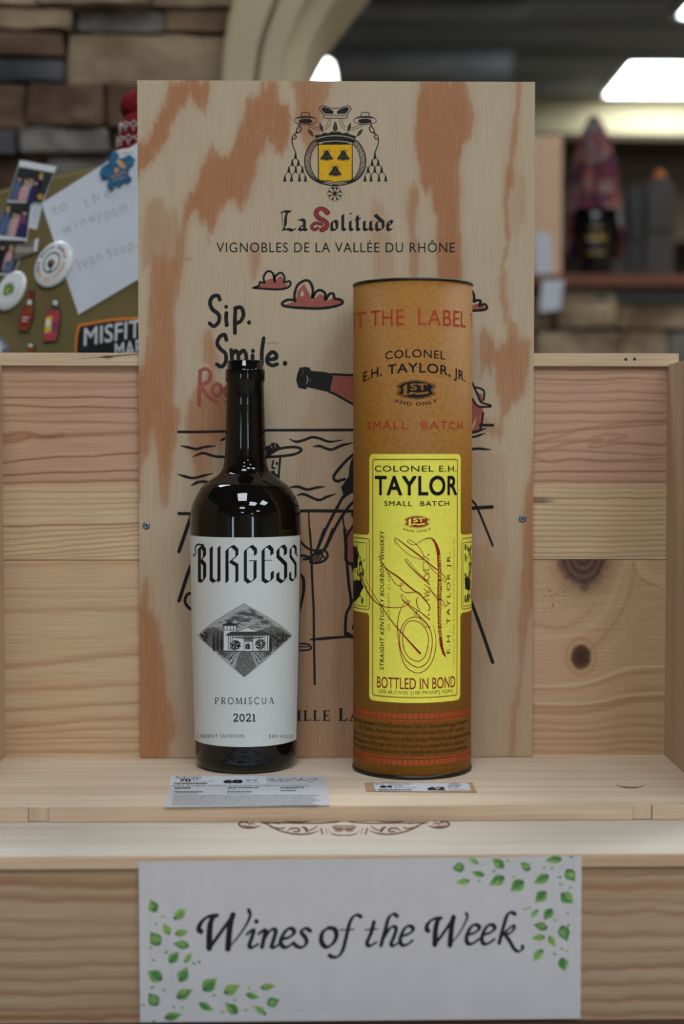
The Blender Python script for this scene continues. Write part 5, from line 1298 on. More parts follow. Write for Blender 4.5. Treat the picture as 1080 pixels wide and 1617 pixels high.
pr.line([(664, 122), (690, 112), (700, 118), (680, 126), (720, 124), (750, 112), (745, 128), (780, 118), (800, 124), (830, 114), (850, 128), (880, 110), (860, 122), (910, 124), (930, 114), (972, 116), (940, 130), (920, 138)], 3.2, CARD_INK, 2)
dashes(pr, 700, 800, 130, 134, FINE_INK)
pr.text('2021 Burgess Cellars Cabernet Sauvignon Promiscua', 84, 152, 920, 163, CARD_INK, 2)
for x0, x1, y0, y1, m in ((100, 196, 166, 176, CARD_INK), (424, 612, 165, 173, CARD_INK), (744, 886, 164, 172, CARD_INK), (104, 130, 178, 182, FINE_INK), (424, 470, 177, 181, FINE_INK), (744, 840, 174, 178, FINE_INK), (96, 272, 191, 199, CARD_INK), (420, 566, 190, 197, CARD_INK), (744, 842, 185, 191, CARD_INK), (94, 236, 202, 207, FINE_INK), (420, 560, 201, 206, FINE_INK)): dashes(pr, x0, x1, y0, y1, m)
for k in range(7):
    y = 214 + k * 9.6; dashes(pr, 90 - k * 1.2, 990 - random.uniform(0, 60), y, y + 5.4, FINE_INK)
pr.build('lettering', big, 'dark price figures and small print')
small = card('price_tag', [(576.5, 1235.4), (746, 1235.4), (753, 1250.6), (578, 1248.4)], 0.0006, KCARD, 'small white price label on brown card in front of the brown tube', 'price tag', z=0.0002)
zs = 0.0008
pr = Print(lambda u, v, L: Vector((u, v, zs + 0.00005 * L)), lambda x, y: tuple(at_z(x, y, zs))[:2]).src(570, 1220, 5.4)
pr.poly([(106, 98), (114, 91), (902, 88), (918, 94), (936, 142), (928, 152), (500, 160), (140, 157), (126, 150)], TAGW, 1)
pr.text('E.H. TAYLOR', 128, 94, 420, 107, CARD_INK, 2); pr.text('64', 160, 109, 268, 132, BLACK, 2, bold=.06); pr.text('99', 276, 109, 352, 120, CARD_INK, 2); pr.text('REGULAR', 290, 123, 474, 134, FINE_INK, 2)
dashes(pr, 146, 430, 142, 154, CARD_INK); pr.text('62', 566, 123, 722, 153, BLACK, 2, bold=.06); pr.text('99', 738, 119, 832, 134, CARD_INK, 2); pr.text('CASH', 748, 139, 876, 149, CARD_INK, 2)
dashes(pr, 750, 842, 92, 100, FINE_INK); dashes(pr, 750, 850, 105, 114, CARD_INK)
pr.build('lettering', small, 'price figures on the white label')

# ------------------------------------------------------------------ paper sign on the lower crate
SIGN_P = mat('sign_paper', (200, 196, 198), 0.7, 0.25, 0.02, 60)
Y_SIGN = Y_LID - 0.0007
cn = [at_y(x, y, Y_SIGN) for x, y in ((219, 1361.5), (918.5, 1352), (916.5, 1608.5), (221, 1614.5))]
sign = thing('paper_sign', tuple(sum(cn, Vector()) / 4), 'white paper sign with green leaf corners taped on the lower crate', 'sign')
b = MB(); b.prism(cn, Vector((0, 0.0003, 0)), SIGN_P); paper = b.build('sheet', sign)
pr = Print(lambda u, v, L: Vector((u, Y_SIGN - 0.00005 * L, v)), lambda x, y: (lambda p: (p.x, p.z))(at_y(x, y, Y_SIGN)))
SK = mat('sign_black', (34, 31, 28), 0.6, 0.2, 0.04, 200)
def pen(pts, w=19, nv=None):
    """italic pen: thin on rising strokes, heavy on falling ones"""
    p = smooth_line(pts, 6); ws = []; w *= 1.36
    for i in range(len(p)):
        d = p[min(i + 1, len(p) - 1)] - p[max(i - 1, 0)]
        a = math.atan2(-d.y, d.x)
        ws.append(w * (.48 + .52 * abs(math.sin(a - R(32)))))
    s = pr; s.line([tuple(a) for a in p], ws, SK, smooth=False)
pr.src(300, 1420, 3.857)
pen([(66, 196), (54, 184), (58, 160), (78, 130), (112, 106), (165, 98)], 26); pen([(165, 98), (142, 112), (124, 150), (118, 220), (117, 298)], 30); pen([(117, 300), (190, 198), (265, 94)], 24); pen([(262, 94), (248, 140), (238, 210), (231, 302)], 30)
pr.line([(229, 304), (290, 232), (340, 160), (366, 100), (358, 66)], [8, 12, 14, 20, 26], SK)
pr.ellipse((405, 135), 15, 15, SK)
pen([(346, 214), (372, 192), (388, 192), (376, 235), (362, 280), (376, 294), (414, 274)], 22)
pen([(418, 212), (444, 190), (458, 192), (450, 240), (438, 292)], 22); pen([(446, 250), (478, 200), (506, 182), (522, 196), (508, 250), (498, 284), (512, 293), (548, 272)], 22)
pen([(560, 244), (606, 230), (634, 204), (622, 180), (592, 184), (562, 226), (552, 266), (574, 292), (602, 286), (634, 262)], 22)
pen([(732, 192), (708, 178), (684, 186), (680, 206), (702, 232), (710, 262), (690, 290), (660, 291), (640, 278)], 20)
pen([(846, 174), (812, 196), (798, 240), (812, 280), (840, 290), (876, 262), (892, 218), (880, 182), (846, 174)], 23)
pen([(1040, 106), (1020, 96), (992, 108), (970, 152), (950, 236), (930, 310), (902, 348), (868, 352), (850, 342)], 20); pr.line([(912, 187), (1000, 184)], 9, SK, smooth=False)
pr.src(560, 1420, 3.857)
pen([(118, 138), (98, 210), (76, 262), (90, 284), (132, 262)], 21); pr.line([(64, 186), (138, 181)], 9, SK, smooth=False)
pen([(258, 102), (236, 90), (208, 112), (188, 180), (160, 282)], 20); pen([(178, 232), (210, 182), (238, 166), (252, 184), (236, 236), (222, 270), (236, 283), (272, 262)], 20)
for dx, sx in ((0, 1), (403, 1), (497, 1)):
    dy = 0 if dx == 0 else -8
    pen([(286 + dx, 226 + dy), (334 + dx, 208 + dy), (356 + dx, 184 + dy), (342 + dx, 164 + dy), (312 + dx, 170 + dy), (286 + dx, 212 + dy), (277 + dx, 254 + dy), (292 + dx, 280 + dy), (322 + dx, 274 + dy), (354 + dx, 250 + dy)], 20)
pen([(447, 192), (437, 178), (444, 152), (464, 130), (490, 118), (526, 114)], 22); pen([(526, 114), (504, 136), (492, 190), (488, 276)], 26); pen([(487, 278), (550, 192), (605, 108)], 20); pen([(602, 108), (590, 170), (580, 280)], 26)
pr.line([(579, 280), (632, 214), (668, 152), (686, 108), (680, 86)], [7, 10, 12, 16, 20], SK)
pen([(976, 90), (952, 80), (928, 98), (906, 168), (880, 268)], 20); pen([(902, 218), (938, 180), (966, 160), (970, 180), (946, 206), (914, 213)], 17); pen([(914, 213), (946, 258), (968, 298), (996, 318), (1020, 304), (1022, 284)], 17)
lettering = pr.build('lettering', paper, 'black italic words Wines of the Week')
pr.items = []
LEAF = {}
for n, c in (('mid', (128, 170, 98)), ('deep', (84, 140, 84)), ('lime', (152, 176, 82)), ('pale', (176, 200, 164))): LEAF[n] = mat('leaf_' + n, c, .7, .2, .12, 160)
STEMD = mat('leaf_stem_dark', (74, 94, 84), .7, .2, .1, 200); TWIG = mat('leaf_twig', (180, 184, 184), .7, .2, .05, 200); RULE = mat('pale_green_rule', (182, 194, 178), .7, .2, .03, 100)
def leaf(x, y, l, w, ang, tone):
    a = R(ang); c, s = math.cos(a), -math.sin(a)
    f = lambda t, h: (x + t * l / 2 * c - h * w / 2 * -s * -1, y + t * l / 2 * s + h * w / 2 * c)
    sh = [(-1, 0), (-.8, .55), (-.4, .92), (.05, .9), (.5, .5), (.8, .18), (1, 0), (.75, -.25), (.4, -.6), (-.05, -.95), (-.5, -.9), (-.85, -.5)]
    pr.poly([f(t, h) for t, h in sh], LEAF[tone], 2, True)
    alt = {'mid': 'deep', 'deep': 'mid', 'lime': 'mid', 'pale': 'mid'}[tone]
    pr.poly([f(t * .72 - .12, h * .6 + .16) for t, h in sh], LEAF[alt], 3, True)
    if random.random() < .5: pr.poly([f(t * .4 + .1, h * .35 - .3) for t, h in sh], LEAF['lime'], 4, True)
    pr.poly([f(-1.02, 0), f(-.86, .34), f(-.66, .2), f(-.62, -.1), f(-.84, -.3)], STEMD, 4, True)
g, d, y_, p_ = 'mid', 'deep', 'lime', 'pale'
random.seed(9)
pr.src(215, 1400, 4.5)
pr.line([(97, 45), (100, 580)], 5, RULE, 1, smooth=False, caps=False); pr.line([(300, 882), (1890, 872)], 5, RULE, 1, smooth=False, caps=False)
for q_ in ([(70, 950), (130, 890), (200, 790), (250, 660), (240, 520), (215, 420), (230, 360), (290, 345)], [(130, 890), (230, 860), (380, 790), (480, 745)], [(250, 660), (300, 690), (340, 640)], [(380, 790), (440, 840), (520, 860), (620, 840), (660, 860)], [(600, 830), (700, 790), (790, 760), (890, 715)], [(660, 880), (780, 870), (830, 845)], [(900, 750), (940, 790)], [(185, 670), (240, 700)], [(150, 830), (185, 770), (205, 730)], [(240, 520), (270, 540)], [(215, 400), (210, 350)]): pr.line(q_, 4, TWIG, 1)
for a in ((120, 135, 100, 80, 110, g), (315, 190, 125, 85, 42, p_), (215, 300, 92, 58, 118, y_), (325, 328, 98, 58, 12, y_), (135, 368, 115, 92, 125, d), (318, 412, 118, 64, 172, d), (270, 500, 105, 74, 50, g), (372, 502, 95, 54, 55, p_), (130, 630, 125, 96, 150, g), (338, 622, 118, 88, 62, g), (120, 800, 108, 88, 125, d), (345, 760, 132, 76, 28, g), (525, 695, 130, 102, 42, g), (682, 728, 130, 80, 28, y_), (500, 855, 118, 58, -28, g), (675, 862, 120, 78, 140, g), (830, 778, 102, 52, -15, g), (938, 712, 112, 52, 8, y_), (976, 820, 94, 78, 20, d), (872, 875, 128, 60, 145, p_), (265, 920, 132, 66, 12, g)): leaf(*a)
for x, y in ((190, 215), (140, 262), (214, 466), (120, 522), (448, 536), (410, 545), (115, 715), (552, 772), (328, 860), (268, 856), (125, 960), (196, 735), (780, 878), (704, 806), (802, 720), (614, 892), (104, 432), (50, 842)): pr.ellipse((x, y), 15, 8, LEAF[random.choice((g, d, y_))], 2, rot=random.uniform(-.7, .7), n=10)
pr.src(700, 1340, 4.7)
pr.line([(-1480, 110), (960, 98)], 5, RULE, 1, smooth=False, caps=False); pr.line([(966, 90), (970, 700)], 5, RULE, 1, smooth=False, caps=False)
for q_ in ([(1010, 70), (930, 110), (850, 190), (810, 300), (830, 420), (850, 500), (830, 580), (750, 640)], [(930, 110), (820, 150), (700, 190), (590, 230)], [(700, 190), (640, 150), (540, 130), (450, 150)], [(480, 160), (380, 190), (300, 205), (190, 235)], [(410, 110), (330, 115), (270, 125)], [(190, 190), (140, 170)], [(800, 340), (760, 310)], [(870, 340), (890, 230)], [(830, 420), (810, 450)], [(840, 600), (810, 660)], [(850, 500), (900, 590)]): pr.line(q_, 4, TWIG, 1)
for a in ((110, 140, 92, 78, 190, d), (215, 88, 98, 60, 150, p_), (405, 106, 112, 76, 140, g), (608, 130, 92, 64, 140, d), (815, 82, 130, 60, 185, g), (255, 186, 102, 52, 165, g), (140, 246, 108, 52, 188, y_), (395, 240, 128, 84, 208, g), (545, 278, 124, 96, 218, g), (725, 230, 130, 76, 208, g), (945, 200, 108, 88, -55, d), (920, 370, 116, 96, -40, g), (720, 360, 116, 88, 225, g), (776, 490, 106, 76, 235, g), (672, 488, 96, 52, 230, p_), (720, 575, 112, 64, 165, d), (705, 660, 100, 54, 185, y_), (808, 690, 96, 54, -60, y_), (898, 632, 124, 92, -70, d), (700, 795, 120, 82, 230, p_), (890, 860, 104, 82, -80, g)): leaf(*a)
for x, y in ((748, 140), (806, 146), (520, 208), (606, 450), (640, 440), (922, 480), (826, 530), (880, 742), (916, 760), (826, 782), (376, 166), (266, 240), (866, 212), (868, 268), (928, 570), (940, 290), (480, 90), (950, 62)): pr.ellipse((x, y), 15, 8, LEAF[random.choice((g, d, y_))], 2, rot=random.uniform(-.7, .7), n=10)
pr.build('leaf_print', paper, 'watercolour green leaves in two corners')
# ------------------------------------------------------------------ olive magnet board behind the crate, at the left
MN = Vector((-0.42, -0.86, 0.22)).normalized()
MP0 = at_y(150, 400, 1.45)
eU = Vector((0, 0, 1)).cross(MN).normalized() * -1
if eU.x < 0: eU = -eU
eV = MN.cross(eU).normalized()
if eV.z < 0: eV = -eV
def mb_uv(x, y): p = at_plane(x, y, MP0, MN) - MP0; return (p.dot(eU), p.dot(eV))
def mb_at(u, v, h=0.0): return MP0 + eU * u + eV * v + MN * h
OLIVE = mat('olive_enamel', (108, 95, 58), 0.45, 0.4, 0.07, 16)
OLIVE_L = mat('olive_rim', (130, 120, 78), 0.4, 0.4, 0.05, 20)
arc_px = [(-90, 338), (-40, 314), (0, 300), (45, 288), (85, 278), (130, 267), (180, 257), (220, 251), (270, 247), (320, 252), (352, 268)]
arc_uv = [Vector(mb_uv(*p)) for p in arc_px]
vb = (Z_TABLE + 0.0006 - MP0.z) / eV.z
outline = [tuple(a) for a in smooth_line(arc_uv, 5)]
outline = outline + [(outline[-1][0] + 0.004, vb), (outline[0][0], vb)]
board = thing('magnet_board', tuple(mb_at(0, vb)), 'olive green board with rounded top, covered in pins, photos and a note', 'board')
b = MB(); bm = bmesh.new()
f = bm.faces.new([bm.verts.new(mb_at(u, v)) for u, v in outline])
r = bmesh.ops.extrude_face_region(bm, geom=[f]); bmesh.ops.translate(bm, vec=-MN * 0.07, verts=[g_ for g_ in r['geom'] if isinstance(g_, bmesh.types.BMVert)])
bmesh.ops.recalc_face_normals(bm, faces=bm.faces)
for v in bm.verts: v.co.z = max(v.co.z, Z_TABLE + 0.0005)
b.bm(bm, OLIVE); b.build('panel', board)
b = MB(); b.tube([mb_at(u, v - 0.003, -0.0042) for u, v in [tuple(a) for a in smooth_line(arc_uv, 5)]], 0.0045, OLIVE_L, 10); b.build('rim', board)

def on_board(name, label, cat, pts, h0, t, m, group=None, bev=0.0, origin=(0, 130, 3.674)):
    """a flat thing with real thickness held on the board; pts in an enlarged view of the photo"""
    q = [mb_uv(origin[0] + x / origin[2], origin[1] + y / origin[2]) for x, y in pts]
    c = sum((mb_at(u, v) for u, v in q), Vector()) / len(q)
    root = thing(name, tuple(c), label, cat, group)
    b = MB(); b.prism([mb_at(u, v, h0) for u, v in q], MN * t, m, bev); return root, b
def board_print(h): return Print(lambda u, v, L: mb_at(u, v, h + 0.00006 * L), mb_uv).src(0, 130, 3.674)

NOTE = mat('note_card', (196, 200, 208), .5, .3, .02, 60)
PENCIL = mat('pencil_grey', (164, 168, 175), .6, .2, .08, 300)
root, b = on_board('note_card', 'large white handwritten card tilted on the olive board', 'card', [(245, 705), (815, 346), (1030, 1015), (460, 1350)], 0.0006, 0.0008, NOTE); b.build('card', root)
pr = board_print(0.0014)
def tilted(body, x0, y0, w, h, ang, m, bold=0.0, shear=.1, space=1.15, L=1):
    a = R(ang); pr.text(body, 0, 0, w, h, m, L, bold=bold, shear=shear, space=space, warp=lambda x, y: (x0 + x * math.cos(a) + y * math.sin(a), y0 - x * math.sin(a) + y * math.cos(a)))
tilted('to', 300, 728, 92, 48, 22, PENCIL); tilted('the', 478, 672, 165, 62, 22, PENCIL, space=1.5); tilted('wine', 352, 842, 210, 52, 24, PENCIL, space=1.3); tilted('room', 566, 774, 180, 50, 22, PENCIL, space=1.2)
tilted('Ivan', 440, 1030, 150, 72, 24, PENCIL); tilted('Scap,', 612, 976, 185, 72, 22, PENCIL)
pr.build('handwriting', root, 'faint grey handwriting')

PH_BG = mat('photo_dark', (48, 54, 54), .3, .4, .1, 200, coat=.3); PH_W = mat('photo_white', (204, 206, 208), .4, .4, .02, 100)
TONES = {n: mat('photo_' + n, c, .4, .3, .1, 300) for n, c in (('skin', (190, 146, 126)), ('navy', (44, 46, 84)), ('pink', (200, 150, 148)), ('black', (30, 30, 36)), ('grey', (150, 150, 152)), ('blue', (84, 100, 132)), ('purple', (110, 62, 104)), ('gold', (180, 140, 60)))}
def person(x, y, w, h, cloth, sl=.28):
    t = lambda dx, dy: (x + dx * w - dy * h * sl, y + dy * h)
    pr.poly([t(-.3, .18), t(.3, .18), t(.5, .4), t(.45, 1), t(-.45, 1), t(-.5, .4)], TONES[cloth], 2)
    pr.ellipse(t(0, .05), .26 * w, .12 * h, TONES['skin'], 3); pr.ellipse(t(-.02, -.03), .27 * w, .08 * h, TONES[random.choice(('black', 'gold', 'black'))], 4)
random.seed(4)
root, b = on_board('photo_print', 'group photo with white top border, highest at the board\'s left', 'photo', [(122, 455), (332, 492), (250, 712), (48, 692)], 0.0010, 0.0005, PH_W, 'snapshots on the olive board'); b.build('print', root)
pr = board_print(0.0015)
pr.poly([(114, 492), (318, 528), (248, 706), (52, 686)], PH_BG, 1)
for a in ((120, 555, 46, 130, 'blue'), (160, 580, 46, 120, 'pink'), (190, 560, 44, 140, 'grey'), (215, 578, 46, 130, 'navy'), (246, 545, 44, 150, 'black')): person(*a)
pr.ellipse((240, 668), 18, 18, TONES['gold'], 5); pr.build('picture', root)
root, b = on_board('photo_print', 'photo strip of two group pictures below the white-bordered one', 'photo', [(40, 694), (186, 702), (160, 915), (80, 1124), (-110, 1110), (-30, 880)], 0.0004, 0.0005, PH_W, 'snapshots on the olive board'); b.build('print', root)
pr = board_print(0.0009)
pr.poly([(40, 698), (183, 706), (158, 908), (-30, 886)], PH_BG, 1); pr.poly([(-36, 912), (156, 920), (80, 1116), (-108, 1102)], PH_BG, 1)
for a in ((52, 735, 44, 150, 'blue'), (92, 760, 40, 130, 'grey'), (112, 765, 42, 130, 'pink'), (150, 750, 44, 150, 'purple'), (20, 950, 44, 140, 'black'), (70, 960, 40, 130, 'pink'), (110, 940, 40, 60, 'black')): person(*a)
pr.poly([(120, 820), (165, 830), (156, 905), (90, 895)], TONES['navy'], 3); pr.poly([(36, 1040), (90, 1030), (66, 1112), (16, 1108)], TONES['blue'], 3); pr.build('picture', root)
root, b = on_board('ticket', 'small pale ticket with grey lines tucked between the photos', 'ticket', [(180, 704), (246, 716), (214, 858), (162, 846)], 0.0002, 0.0002, NOTE); b.build('card', root)
pr = board_print(0.0004)
for p in ([(190, 750), (232, 758)], [(186, 775), (226, 782)], [(205, 730), (188, 820)], [(224, 735), (206, 826)], [(176, 812), (216, 820)]): pr.line(p, 5, PENCIL, smooth=False)
pr.line([(164, 844), (212, 856)], 8, TONES['gold'], smooth=False); pr.build('lines', root)
STEELB = mat('badge_metal', (150, 140, 128), .35, .5, .1, 60, metal=.6); STEELL = mat('badge_bright', (206, 206, 204), .3, .5, .03, 60)
root, b = on_board('bar_badge', 'grey metal bar badge below the ticket', 'badge', [(88, 966), (212, 916), (236, 906), (224, 990), (92, 1036)], 0.0014, 0.0012, STEELB, bev=0.0003); b.build('bar', root)
pr = board_print(0.0026); pr.poly([(214, 916), (234, 909), (222, 984), (204, 988)], STEELL, 1); dashes(pr, 106, 200, 966, 972, STEELL); dashes(pr, 106, 190, 982, 988, STEELL); pr.build('inlay', root)

def dome(name, label, c, major, minor, ang, m):
    root = thing(name, tuple(mb_at(*mb_uv(c[0] / 3.674, 130 + c[1] / 3.674))), label, 'badge', 'round button badges on the olive board')
    ca, s_ = math.cos(ang), math.sin(ang); vs, fs = [], []; n = 40
    rings = [(1, .0004), (1.0, .0022), (.96, .0032), (.88, .0038), (.6, .0045), (.3, .0048)]
    for rr, h in rings:
        for k in range(n):
            a = 2 * math.pi * k / n; x, y = major * rr * math.cos(a), minor * rr * math.sin(a)
            vs.append(mb_at(*mb_uv((c[0] + x * ca - y * s_) / 3.674, 130 + (c[1] + x * s_ + y * ca) / 3.674), h + .0014))
    for j in range(len(rings) - 1):
        for k in range(n): fs.append((j * n + k, j * n + (k + 1) % n, (j + 1) * n + (k + 1) % n, (j + 1) * n + k))
    fs.append(tuple((len(rings) - 1) * n + k for k in range(n)))
    b = MB(); b.add(vs, fs, m, True); b.build('button', root)
    loc = lambda x, y: (c[0] + (x * major) * ca - (y * minor) * s_, c[1] + (x * major) * s_ + (y * minor) * ca)
    def place(u, v, L): 
        return mb_at(u, v, .0056 + .0014 + .00006 * L)
    return root, Print(place, lambda x, y: mb_uv(loc(x, y)[0] / 3.674, 130 + loc(x, y)[1] / 3.674))
BTN = mat('button_white', (212, 214, 214), .25, .5, .02, 80, coat=.5); ORANGE = mat('badge_orange', (222, 150, 60), .5, .3, .05, 100); NAVY = mat('badge_navy', (38, 42, 48), .5, .3, .05, 100); GREEN = mat('agave_green', (92, 132, 70), .5, .3, .15, 200)
ang = math.atan2(-260, 150)
root, pr = dome('button_badge', 'white round button with black ring and flower, over the note card\'s corner', (322, 1062), 146, 96, ang, BTN)
pr.ring((.02, .0), .42, .42, .05, NAVY); pr.ellipse((-.02, 0), .14, .16, NAVY); pr.line([(-.1, .1), (-.34, .16)], .06, NAVY); pr.ellipse((.02, .02), .05, .05, ORANGE, 2)
for k in range(6): a = R(60 * k); pr.ellipse((-.02 + .13 * math.cos(a), .15 * math.sin(a)), .06, .06, NAVY)
for k in range(26):
    a = R(-165 + 330 * k / 25); top = math.cos(a) < .99
    for_side = -math.sin(a)
    mm = NAVY if math.sin(a - R(30)) < 0 else ORANGE
    if k % 6 != 5: pr.poly([(.62 * math.cos(a - .05), .62 * math.sin(a - .05)), (.78 * math.cos(a - .05), .78 * math.sin(a - .05)), (.78 * math.cos(a + .045), .78 * math.sin(a + .045)), (.62 * math.cos(a + .045), .62 * math.sin(a + .045))], mm)
pr.build('print', root)
root, pr = dome('button_badge', 'white round button with green agave plant, at the left edge', (74, 1216), 126, 72, ang, BTN)
for k in range(9):
    a = R(-62 + 124 * k / 8); pr.poly([(-.34, -.05 + .02 * (k - 4)), (-.1 + .2 * math.cos(a), .32 * math.sin(a) - .1), (-.3 + .74 * math.cos(a), .62 * math.sin(a)), (-.1 + .2 * math.cos(a), .32 * math.sin(a) + .1)], GREEN, 1)
pr.ellipse((-.05, .0), .16, .14, mat('agave_yellow', (170, 170, 80), .5, .3, .1, 200), 2)
for k in range(30): a = R(12 * k); pr.ellipse((.8 * math.cos(a), .8 * math.sin(a)), .03, .04, PENCIL)
pr.build('print', root)

ENR = mat('enamel_red', (132, 40, 34), .25, .5, .06, 100, coat=.4); ENA = mat('enamel_amber', (140, 66, 40), .25, .5, .1, 100, coat=.4); ENP = mat('enamel_pink', (176, 66, 76), .25, .5, .08, 100, coat=.4); ENY = mat('enamel_yellow', (200, 170, 70), .3, .5, .06, 100); EDGE = mat('pin_edge', (92, 84, 74), .35, .5, .08, 100, metal=.5)
root, b = on_board('enamel_pin', 'red-capped amber bottle pin, left of the other bottle pin', 'pin', [(180, 1205), (208, 1210), (200, 1276), (206, 1312), (194, 1392), (168, 1452), (112, 1450), (118, 1372), (130, 1320), (162, 1290), (170, 1250)], 0.0006, 0.0018, EDGE, 'bottle pins on the olive board', .0003); b.build('pin', root)
pr = board_print(0.0024); pr.poly([(182, 1210), (204, 1214), (196, 1268), (174, 1262)], ENR); pr.poly([(172, 1266), (194, 1270), (190, 1296), (166, 1292)], STEELL); pr.poly([(162, 1298), (190, 1300), (200, 1318), (188, 1390), (166, 1446), (118, 1444), (124, 1374), (136, 1324)], ENA)
pr.poly([(134, 1350), (186, 1356), (172, 1420), (124, 1414)], ENR, 2); dashes(pr, 140, 176, 1366, 1374, STEELL, 3); dashes(pr, 136, 170, 1386, 1392, STEELL, 3); pr.build('enamel', root)
root, b = on_board('enamel_pin', 'pink bottle pin with yellow label, left of the black patch', 'pin', [(316, 1264), (350, 1272), (344, 1300), (358, 1326), (356, 1400), (336, 1506), (256, 1512), (260, 1430), (270, 1350), (300, 1322), (312, 1300)], 0.0006, 0.0018, EDGE, 'bottle pins on the olive board', .0003); b.build('pin', root)
pr = board_print(0.0024); pr.poly([(318, 1268), (346, 1275), (341, 1298), (314, 1292)], STEELL); pr.poly([(304, 1326), (352, 1330), (350, 1400), (332, 1500), (262, 1505), (266, 1430), (275, 1354)], ENP); pr.poly([(274, 1366), (312, 1360), (306, 1452), (266, 1460)], ENY, 2); pr.poly([(312, 1400), (342, 1394), (330, 1450), (306, 1452)], TONES['purple'], 2); pr.ellipse((288, 1400), 12, 22, STEELL, 3); pr.build('enamel', root)
root, b = on_board('enamel_pin', 'grey spiky pin low at the left edge, half behind the crate', 'pin', [(-20, 1500), (10, 1480), (30, 1490), (42, 1520), (64, 1540), (60, 1600), (-30, 1600)], 0.0006, 0.0016, mat('pin_grey_blue', (112, 120, 128), .4, .4, .15, 200), None, .0003); b.build('pin', root)
pr = board_print(0.0022)
for k in range(8): pr.line([(random.uniform(-10, 20), 1570), (random.uniform(0, 55), random.uniform(1500, 1550))], 4, STEELL)
pr.build('enamel', root)
root, b = on_board('enamel_pin', 'small grey-topped pin just above the crate edge', 'pin', [(168, 1530), (182, 1514), (200, 1516), (212, 1536), (212, 1610), (160, 1610)], 0.0006, 0.0016, EDGE, None, .0003); b.build('pin', root)
pr = board_print(0.0022); pr.ellipse((186, 1530), 14, 10, STEELL); pr.poly([(166, 1546), (206, 1546), (206, 1604), (164, 1604)], ENA); pr.build('enamel', root)

TEAL = mat('turtle_teal', (48, 108, 136), .4, .4, .12, 120, rgb2=(36, 84, 120))
root, b = on_board('turtle_magnet', 'teal sea turtle magnet holding the note card', 'magnet', [(678, 405), (696, 425), (692, 452), (730, 448), (768, 428), (792, 452), (778, 490), (754, 508), (752, 538), (772, 562), (756, 592), (734, 584), (716, 596), (700, 616), (682, 592), (664, 632), (634, 616), (642, 580), (634, 558), (606, 572), (588, 540), (604, 500), (640, 480), (652, 455), (655, 425)], 0.0014, 0.0030, TEAL, None, .0006); b.build('shell', root)
pr = board_print(0.0044); pr.ellipse((700, 470), 9, 8, BTN, 1)
for x, y, rr, m in ((718, 486, 15, ORANGE), (690, 520, 12, ORANGE), (708, 468, 9, ORANGE), (735, 500, 8, ORANGE)): 
    for k in range(5): a = R(72 * k); pr.ellipse((x + rr * .6 * math.cos(a), y + rr * .6 * math.sin(a)), rr * .5, rr * .5, m, 2)
for k in range(5): pr.line([(660 + 4 * k, 560 + 6 * k - 3), (745, 520 + 9 * k)], 4, (ENP, PENCIL, GREEN)[k % 3], 2, smooth=False)
pr.build('painting', root)
PATCH = mat('patch_black', (36, 36, 38), .85, .15, .1, 300); P_OR = mat('patch_orange', (216, 126, 40), .8, .15, .06, 300); P_WH = mat('patch_thread', (196, 198, 200), .85, .15, .1, 400)
root, b = on_board('cloth_patch', 'black cloth patch with orange edge and white block letters', 'patch', [(438, 1600), (446, 1470), (462, 1408), (640, 1376), (980, 1352), (1100, 1360), (1080, 1640)], 0.0006, 0.0014, P_OR, None, .0003); b.build('cloth', root)
pr = board_print(0.0020); pr.poly([(450, 1600), (457, 1476), (472, 1420), (642, 1390), (980, 1366), (1084, 1374), (1066, 1630)], PATCH, 1)
tilted('MISFITS', 478, 1432, 400, 104, 9, P_WH, bold=.012, shear=.22, space=1.02, L=2); tilted('MARKET', 660, 1520, 330, 90, 9, P_WH, bold=.012, shear=.22, space=1.02, L=2)
pr.build('lettering', root, 'white block letters')

# knitted hat ornament on top of the board
WOOL = mat('red_wool', (118, 30, 34), .95, .1, .2, 380, bump=.6); WHITE_W = mat('white_wool', (206, 200, 196), .95, .1, .1, 300, bump=.5)
gp = at_y(223, 249, mb_at(*mb_uv(223, 249)).y + 0.03)
gn = thing('knitted_hat', (gp.x, gp.y, gp.z), 'dark red knitted bobble hat with white pattern sitting on the olive board', 'hat')
sg = (gp - CAM).dot(Fv) / F_PX
b = MB(); prof_h = [(0.0, 70), (20, 69), (27, 64), (31, 50), (35, 30), (38, 10), (39, -2), (36, -4)]
b.lathe([(r_ * sg, gp.z + z * sg) for r_, z in prof_h], WOOL, gp.x, gp.y, 40); b.build('cap', gn)
b = MB(); b.lathe([(34 * sg, gp.z - 10 * sg), (42 * sg, gp.z - 8 * sg), (44 * sg, gp.z + 0 * sg), (42 * sg, gp.z + 7 * sg), (36 * sg, gp.z + 8 * sg)], WHITE_W, gp.x, gp.y, 40); b.build('brim', gn, 'white fluffy brim')
random.seed(12)
b = MB(); b.ball((gp.x - 8 * sg, gp.y, gp.z + 80 * sg), 24 * sg, WOOL, sub=4, jit=.09); b.build('bobble', gn)
b = MB()
for row, hh in enumerate((22, 44)):
    for k in range(14):
        a = 2 * math.pi * k / 14 + row * .2; r_ = (37.4 if row == 0 else 33.4) * sg
        for dx, dz in ((0, 0), (-3, 5), (3, 5), (-6, 9), (6, 9), (0, 12)):
            aa = a + dx / 38; p = Vector((gp.x + r_ * math.sin(aa), gp.y - r_ * math.cos(aa), gp.z + (hh + dz - 6) * sg)); b.ball(p, 2.0 * sg, WHITE_W, sub=1)
b.build('stitches', gn, 'white knitted pattern')

